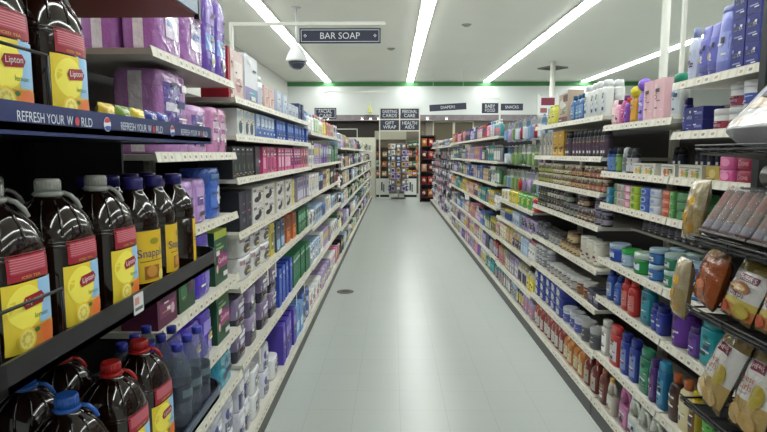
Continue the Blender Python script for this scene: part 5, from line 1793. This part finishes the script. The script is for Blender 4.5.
# dome camera on a drop rod
o = empty('security_camera', (-2.02, 12.0, CEIL - .001))
tag(o, 'white domed security camera hanging from ceiling rod', 'security camera')
W_ = M((222, 224, 224), .35)
b = MB()
b.loft([(-.03, .09, .09, 2), (0, .10, .10, 2)], W_, 20)
link('ceiling_plate', b.mesh('ceiling_plate'), o)
b = MB()
b.loft([(-.78, .022, .022, 2), (-.03, .022, .022, 2)], W_, 12)
link('rod', b.mesh('rod'), o)
b = MB()
b.loft([(-1.10, .225, .225, 2), (-1.06, .225, .225, 2), (-.98, .20, .20, 2), (-.88, .15, .15, 2), (-.80, .085, .085, 2), (-.76, .05, .05, 2)], W_, 28)
link('housing', b.mesh('housing'), o)
b = MB()
b.loft([(-1.255, .03, .03, 2), (-1.245, .08, .08, 2), (-1.21, .13, .13, 2), (-1.16, .165, .165, 2), (-1.10, .18, .18, 2)], M((54, 58, 78), .12, coat=.5), 28)
link('dome', b.mesh('dome'), o)

# signs farther back
sign('aisle_sign', ['FACIAL', 'CARE'], -1.24, 10.4, 2.42, .40, .20, 'dark sign with two rows of letters above third left bay', tw=.6)
bracket(-1.265, 10.42, 1.98, 2.80, -.13, 'thin white post behind the two-row sign on the left', r=.008)
bk = 21.6
for i, (x, z, ln) in enumerate(((-.13, 3.19, ['GREETING', 'CARDS']), (.63, 3.19, ['PERSONAL', 'CARE']), (-.13, 2.76, ['GIFT', 'WRAP']), (.63, 2.76, ['HEALTH', 'AIDS']))):
    sign('department_sign', ln, x, bk, z, .70, .37, ('upper', 'upper', 'lower', 'lower')[i] + ' dark back-aisle sign reading ' + ' '.join(ln).lower(), border=False, tw=.8)
fr = empty('sign_stand', (.25, bk + .03, 0))
tag(fr, 'cream frame holding four dark signs above the back alcove', 'sign frame')
b = MB()
for x in (-.76, 0, .76):
    b.box(x - .02, x + .02, -.01, .01, 0 if x else 2.52, 3.40, M((214, 212, 196), .5))
link('upright', b.mesh('upright'), fr)
b = MB()
for z in (2.54, 2.97, 3.39):
    b.box(-.78, .78, -.012, -.0105 + .02, z - .02, z + .02, M((214, 212, 196), .5))
link('crossbar', b.mesh('crossbar'), fr)
sign('aisle_sign', ['DIAPERS'], 2.02, 21.0, 3.38, 1.36, .24, 'long dark DIAPERS sign tilted over the right aisle shelving', border=False, tilt=-.06, tw=.4)
dwire = empty('sign_hanger', (2.02, 21.0, 3.53))
tag(dwire, 'pair of thin wires holding up the tilted diapers sign', 'sign hanger')
b = MB()
b.tube([(-.55, 0, -.045), (-.55, 0, CEIL - 3.532)], .006, POST, 6)
link('wire', b.mesh('wire'), dwire)
b = MB()
b.tube([(.55, 0, .022), (.55, 0, CEIL - 3.532)], .006, POST, 6)
link('wire', b.mesh('wire'), dwire)
sign('aisle_sign', ['BABY', 'FOOD'], 2.72, 16.0, 2.95, .46, .28, 'dark two-row BABY FOOD sign over the right shelving', border=False, tw=.6)
sign('aisle_sign', ['SNACKS', ''] if False else ['SNACKS'], 3.33, 16.0, 2.98, .62, .19, 'dark SNACKS sign beside the baby food sign', border=False, tw=.6)
bracket(3.00, 16.02, 0.0, 3.2, 2.5, 'white post between the baby food and snacks signs', r=.02)
# red and white poster near the far column
ps = empty('shelf_poster', (4.60, 17.0, 2.95))
tag(ps, 'white poster with dark red heading on posts behind right shelving', 'poster')
b = MB()
b.box(-.26, .26, -.006, .006, -.42, .42, M((214, 214, 220), .5))
link('panel', b.mesh('panel'), ps)
b = MB()
b.box(-.20, .20, -.009, -.006, .16, .38, M((120, 44, 60), .5))
link('heading', b.mesh('heading'), ps)
b = MB()
b.box(-.22, -.02, -.009, -.006, -.06, .08, M((150, 90, 80), .5))
b.box(.02, .18, -.009, -.006, -.22, .06, M((80, 140, 206), .5))
link('picture', b.mesh('picture'), ps)
b = MB()
for x in (-.28, .28):
    b.box(x - .02, x + .02, -.02, .02, -2.95, .50, POST)
link('post', b.mesh('post'), ps)

# ------------------------------------------------------------------ the far end of the aisle
# cream end panel past the left shelving
ep = empty('end_panel', (-1.15, 21.2, 0))
tag(ep, 'tall cream end panel standing past the far left shelving', 'end panel')
b = MB()
b.box(-.62, .50, 0, .05, .04, 2.28, M((206, 204, 186), .5))
link('panel', b.mesh('panel'), ep)
b = MB()
b.box(.47, .51, -.01, .06, 0, 2.30, M((176, 172, 156), .5))
link('edge_strip', b.mesh('edge_strip'), ep)
# dark sheet closing the opening behind it, its gloom put into the colour
plane_box('wall_recess', -3.6, -.52, 24.3, 24.4, 0, 3.06, M((46, 38, 34), .6))
fm = empty('picture_frame', (-1.90, 22.0, 2.42))
tag(fm, 'pale empty rectangular frame against the dark recess', 'frame')
b = MB()
for x0, x1, z0, z1 in ((-.52, .52, .19, .22), (.49, .52, -.25, .22), (-.52, -.49, -.25, .22), (-.52, .52, -.25, -.22)):
    b.box(x0, x1, -.01, .01, z0, z1, M((206, 206, 196), .5))
link('rim', b.mesh('rim'), fm)
b = MB()
b.box(-.02, .02, .0, .02, -2.42, -.25, M((206, 206, 196), .5))
link('post', b.mesh('post'), fm)
# spotlights along the bulkhead's lower edge
SPOT = emit('spot_glow', (255, 250, 235), 9.0)
for i, x in enumerate((-2.75, -1.30, -.95, -.62, 1.45, 2.25)):
    o = empty('spotlight', (x, YB - .06, 3.12))
    tag(o, f'small bright spotlight under back wall strip, {ordn(i)} from the left', 'spotlight', 'spotlights under the back wall strip')
    b = MB()
    b.loft([(0, .05, .04, 2), (.09, .07, .05, 2)], W_, 14)
    link('shade', b.mesh('shade'), o)
    b = MB()
    b.loft([(-.012, .03, .025, 2), (-.0, .045, .036, 2)], SPOT, 14)
    link('bulb', b.mesh('bulb'), o)
# alcove shelving at the back: a fixture with shelves and baskets of produce
al = empty('alcove_fixture', (.24, 23.2, 0))
tag(al, 'brown shelving fixture at the back behind the wire card rack', 'shelving unit')
AM = M((112, 92, 72), .6)
b = MB()
b.box(-1.0, 1.0, .42, .45, 0, 2.60, M((120, 112, 98), .6))
link('back_panel', b.mesh('back_panel'), al)
for x in (-1.0, .30, .97):
    b = MB()
    b.box(x, x + .03, 0, .42, 0, 2.60, M((130, 122, 104), .5))
    link('upright', b.mesh('upright'), al)
for z in (.75, 1.15, 1.55, 1.95):
    for x0, x1 in ((-.97, .30), (.33, .97)):
        b = MB()
        b.box(x0, x1, 0, .42, z - .03, z, AM)
        link('shelf', b.mesh('shelf'), al)
b = MB()
b.box(-.98, .30, -.02, .0, 2.25, 2.60, M((176, 172, 154), .5))
link('header', b.mesh('header'), al)
ra = random.Random(9)
for (z, xs) in ((.75, (-.85, -.6, -.35, .45, .65, .85)), (1.15, (-.85, -.6, .45, .65, .85)), (1.55, (-.85, -.58, -.34, .45, .65, .85)), (1.95, (.45, .65, .85))):
    for i, x in enumerate(xs):
        c = ra.choice(['green', 'orange', 'tan', 'brown', 'maroon', 'yellow', 'peach', 'cream'] if x > 0 else ['green', 'pale green', 'tan', 'orange', 'cream'])
        pr = G('soft', c, .19, ra.choice((.2, .24)))
        pr[0].place((.24 + x, 23.26, z + .0012), 0, label=f'{c} pack, {ordn(i)} from the left on the alcove shelf at {("knee", "waist", "chest", "head")[int((z - .7) / .4)]} height', group='packs on the alcove fixture')
for i, (x, w) in enumerate(((-.42, .52), (.68, .46))):
    o = empty('display_bin', (x, 21.7, 0))
    tag(o, ('white display bin with dark base to the left of the card rack', 'white display bin with dark base to the right of the card rack')[i], 'display bin')
    b = MB()
    b.box(-w / 2, w / 2, 0, .5, .09, .72, M((218, 218, 214), .5))
    link('body', b.mesh('body'), o)
    b = MB()
    b.box(-w / 2 - .01, w / 2 + .01, -.01, .51, .0, .09, BLACK)
    link('base', b.mesh('base'), o)
    b = MB()
    b.box(-w / 2 - .01, w / 2 + .01, -.01, .51, .72, .80, M((36, 34, 34), .5))
    link('rim', b.mesh('rim'), o)
    b = MB()
    b.box(-.04, .02, -.002, 0, .25, .58, M((60, 60, 64), .5))
    b.box(.04, .09, -.002, 0, .2, .5, M((90, 90, 96), .5))
    link('print', b.mesh('print'), o)
# wire card rack in the middle of the aisle's end
sp_ = empty('card_rack', (.20, 20.9, 0))
tag(sp_, 'tall round wire rack full of small packs at the aisle end', 'display rack')
b = MB()
b.loft([(0, .28, .28, 2), (.04, .28, .28, 2), (.06, .05, .05, 2)], M((70, 66, 62), .5), 20)
link('base', b.mesh('base'), sp_)
b = MB()
b.loft([(.05, .03, .03, 2), (2.05, .03, .03, 2)], M((196, 190, 180), .4), 12)
link('pole', b.mesh('pole'), sp_)
for z in (.3, .52, .74, .96, 1.18, 1.40, 1.62, 1.84, 2.04):
    b = MB()
    b.tube([(.33 * math.cos(2 * PI * i / 16), .33 * math.sin(2 * PI * i / 16), z) for i in range(16)], .008, M((150, 146, 140), .35, metal=.6), 6, True)
    for i in range(4):
        t = PI / 2 * i
        b.tube([(.03 * math.cos(t), .03 * math.sin(t), z), (.33 * math.cos(t), .33 * math.sin(t), z)], .006, M((150, 146, 140), .35, metal=.6), 5)
    link('ring', b.mesh('ring'), sp_)
crd = {c: carton('card_pack', 'card pack', .14, .05, .17, HUE[c], [('r', .15, .85, .3, .8, HUE[d])]) for c, d in (('grey', 'white'), ('lilac', 'navy'), ('brown', 'tan'), ('navy', 'pale blue'), ('tan', 'brown'), ('white', 'grey'))}
ck = list(crd)
for iz, z in enumerate((.3, .52, .74, .96, 1.18, 1.40, 1.62, 1.84)):
    for i, t in enumerate((-60, -30, 0, 30, 60)):
        c = ra.choice(ck)
        a = math.radians(t)
        crd[c].place((.20 + .395 * math.sin(a), 20.9 - .395 * math.cos(a), z + .02), a, label=f'{c} card pack, {ordn(i)} around {ordn(iz)} tier of the wire card rack', group='card packs on the wire rack')
    for i, t in enumerate((-60, -30, 0, 30, 60)):
        a = math.radians(t)
    b = MB()
    for t in (-60, -30, 0, 30, 60):
        a = math.radians(t)
        x, y = .36 * math.sin(a), -.36 * math.cos(a)
        b.tube([(.32 * math.sin(a), -.32 * math.cos(a), z), (.42 * math.sin(a), -.42 * math.cos(a), z + .005)], .01, M((150, 146, 140), .35, metal=.6), 5)
    link('card_holder', b.mesh('card_holder'), sp_)
# dark rack of red bags by the far right corner of the aisle
dr_ = empty('bag_rack', (1.05, 19.45, 0))
tag(dr_, 'dark brown rack of red bags at the far right of the aisle', 'display rack')
DB = M((52, 34, 30), .5)
b = MB()
b.box(-.10, .42, .42, .46, 0, 2.30, DB)
link('back_panel', b.mesh('back_panel'), dr_)
for x in (-.10, .39):
    b = MB()
    b.box(x, x + .03, 0, .42, 0, 2.30, DB)
    link('side_panel', b.mesh('side_panel'), dr_)
for z in (.18, .62, 1.06, 1.50, 1.94, 2.30):
    b = MB()
    b.box(-.07, .39, 0, .42, z - .03, z, DB)
    link('shelf', b.mesh('shelf'), dr_)
rbags = {c: bag('red_snack_bag', 'snack bag', .19, .26, .1, [(1, HUE[c])], [('d', .5, .55, .3, .2, (226, 200, 170))], nx=6, nz=8) for c in ('red', 'maroon', 'orange', 'peach')}
for iz, z in enumerate((.18, .62, 1.06, 1.50, 1.94)):
    for i, x in enumerate((.03, .27)):
        c = ra.choice(list(rbags))
        rbags[c].place((1.05 + x, 19.5, z + .0015), 0, label=f'{c} snack bag, {("inner", "outer")[i]} one on {ordn(iz)} shelf from below, dark bag rack', group='snack bags on the dark rack')
# bunch of bags hung on the aisle side of the dark rack
for i, (z, c) in enumerate(((1.62, 'red'), (1.36, 'orange'), (1.10, 'peach'))):
    q = rbags[c]
    q = q.place((.80, 19.75, z), -PI / 2 + .2, label=f'{c} bag hung on the aisle side of the dark rack', group='bags hung beside the dark rack')
    q.name = 'hanging_snack_bag'
b = MB()
b.tube([(-.10, .30, 1.90), (-.108, .30, 1.90), (-.108, .30, 1.05)], .006, BLACKW, 6)
link('clip_strip', b.mesh('clip_strip'), dr_)
# windows in the rear wall over the right shelving
for i, (x0, x1) in enumerate(((1.75, 2.55), (2.65, 3.4))):
    w_ = plane_box(f'window_{i + 1}', x0, x1, YB + .30, YB + .34, 2.25, 3.0, M((92, 84, 62), .3))
    b = MB()
    t = .05
    for a0, a1, z0, z1 in ((x0 - t, x1 + t, 3.0, 3.0 + t), (x0 - t, x1 + t, 2.25 - t, 2.25), (x0 - t, x0, 2.25, 3.0), (x1, x1 + t, 2.25, 3.0)):
        b.box(a0, a1, YB + .26, YB + .36, z0, z1, M((214, 206, 184), .5))
    link('frame', b.mesh('frame'), w_)
plane_box('wall_produce', 1.4, 9.0, YB + .36, YB + .46, 0, 3.06, M((150, 142, 128), .6))
plane_box('wall_alcove', -.5, 1.38, YB + .36, YB + .46, 0, 3.06, M((120, 108, 92), .6))
# bulb-shaped ornament and a yellow-green bottle of the back counter
b = MB()
b.loft([(0, .07, .07, 2), (.10, .085, .085, 2), (.22, .05, .05, 2), (.40, .02, .02, 2), (.46, .018, .018, 2)], M((206, 206, 120), .35), 16)
o = link('tall_vase', b.mesh('tall_vase'))
o.location = (-.98, YB - .13, 3.345)
tag(o, 'pale yellow-green bottle standing on a ledge below the white back wall', 'bottle')
b = MB()
b.loft([(.46, .02, .02, 2), (.52, .016, .016, 2)], WHITE, 12)
link('stopper', b.mesh('stopper'), o)
lg2 = MB()
lg2.box(-1.2, -.76, YB - .22, YB, 3.30, 3.344, POST)
link('trim_3', lg2.mesh('trim_3'), None, 'structure')

# ------------------------------------------------------------------ light
w = bpy.data.worlds.new('world')
scene.world = w
w.use_nodes = True
w.node_tree.nodes['Background'].inputs['Color'].default_value = (.9, .95, 1, 1)
w.node_tree.nodes['Background'].inputs['Strength'].default_value = .05
vs_ = scene.view_settings
vs_.view_transform = 'Standard'
vs_.look = 'None'
vs_.gamma = 1.0
vs_.use_curve_mapping = False
vs_.exposure = EXPOSURE
scene.cycles.use_denoising = True
scene.cycles.max_bounces = 8
scene.cycles.transparent_max_bounces = 12
scene.cycles.sample_clamp_indirect = 6.0
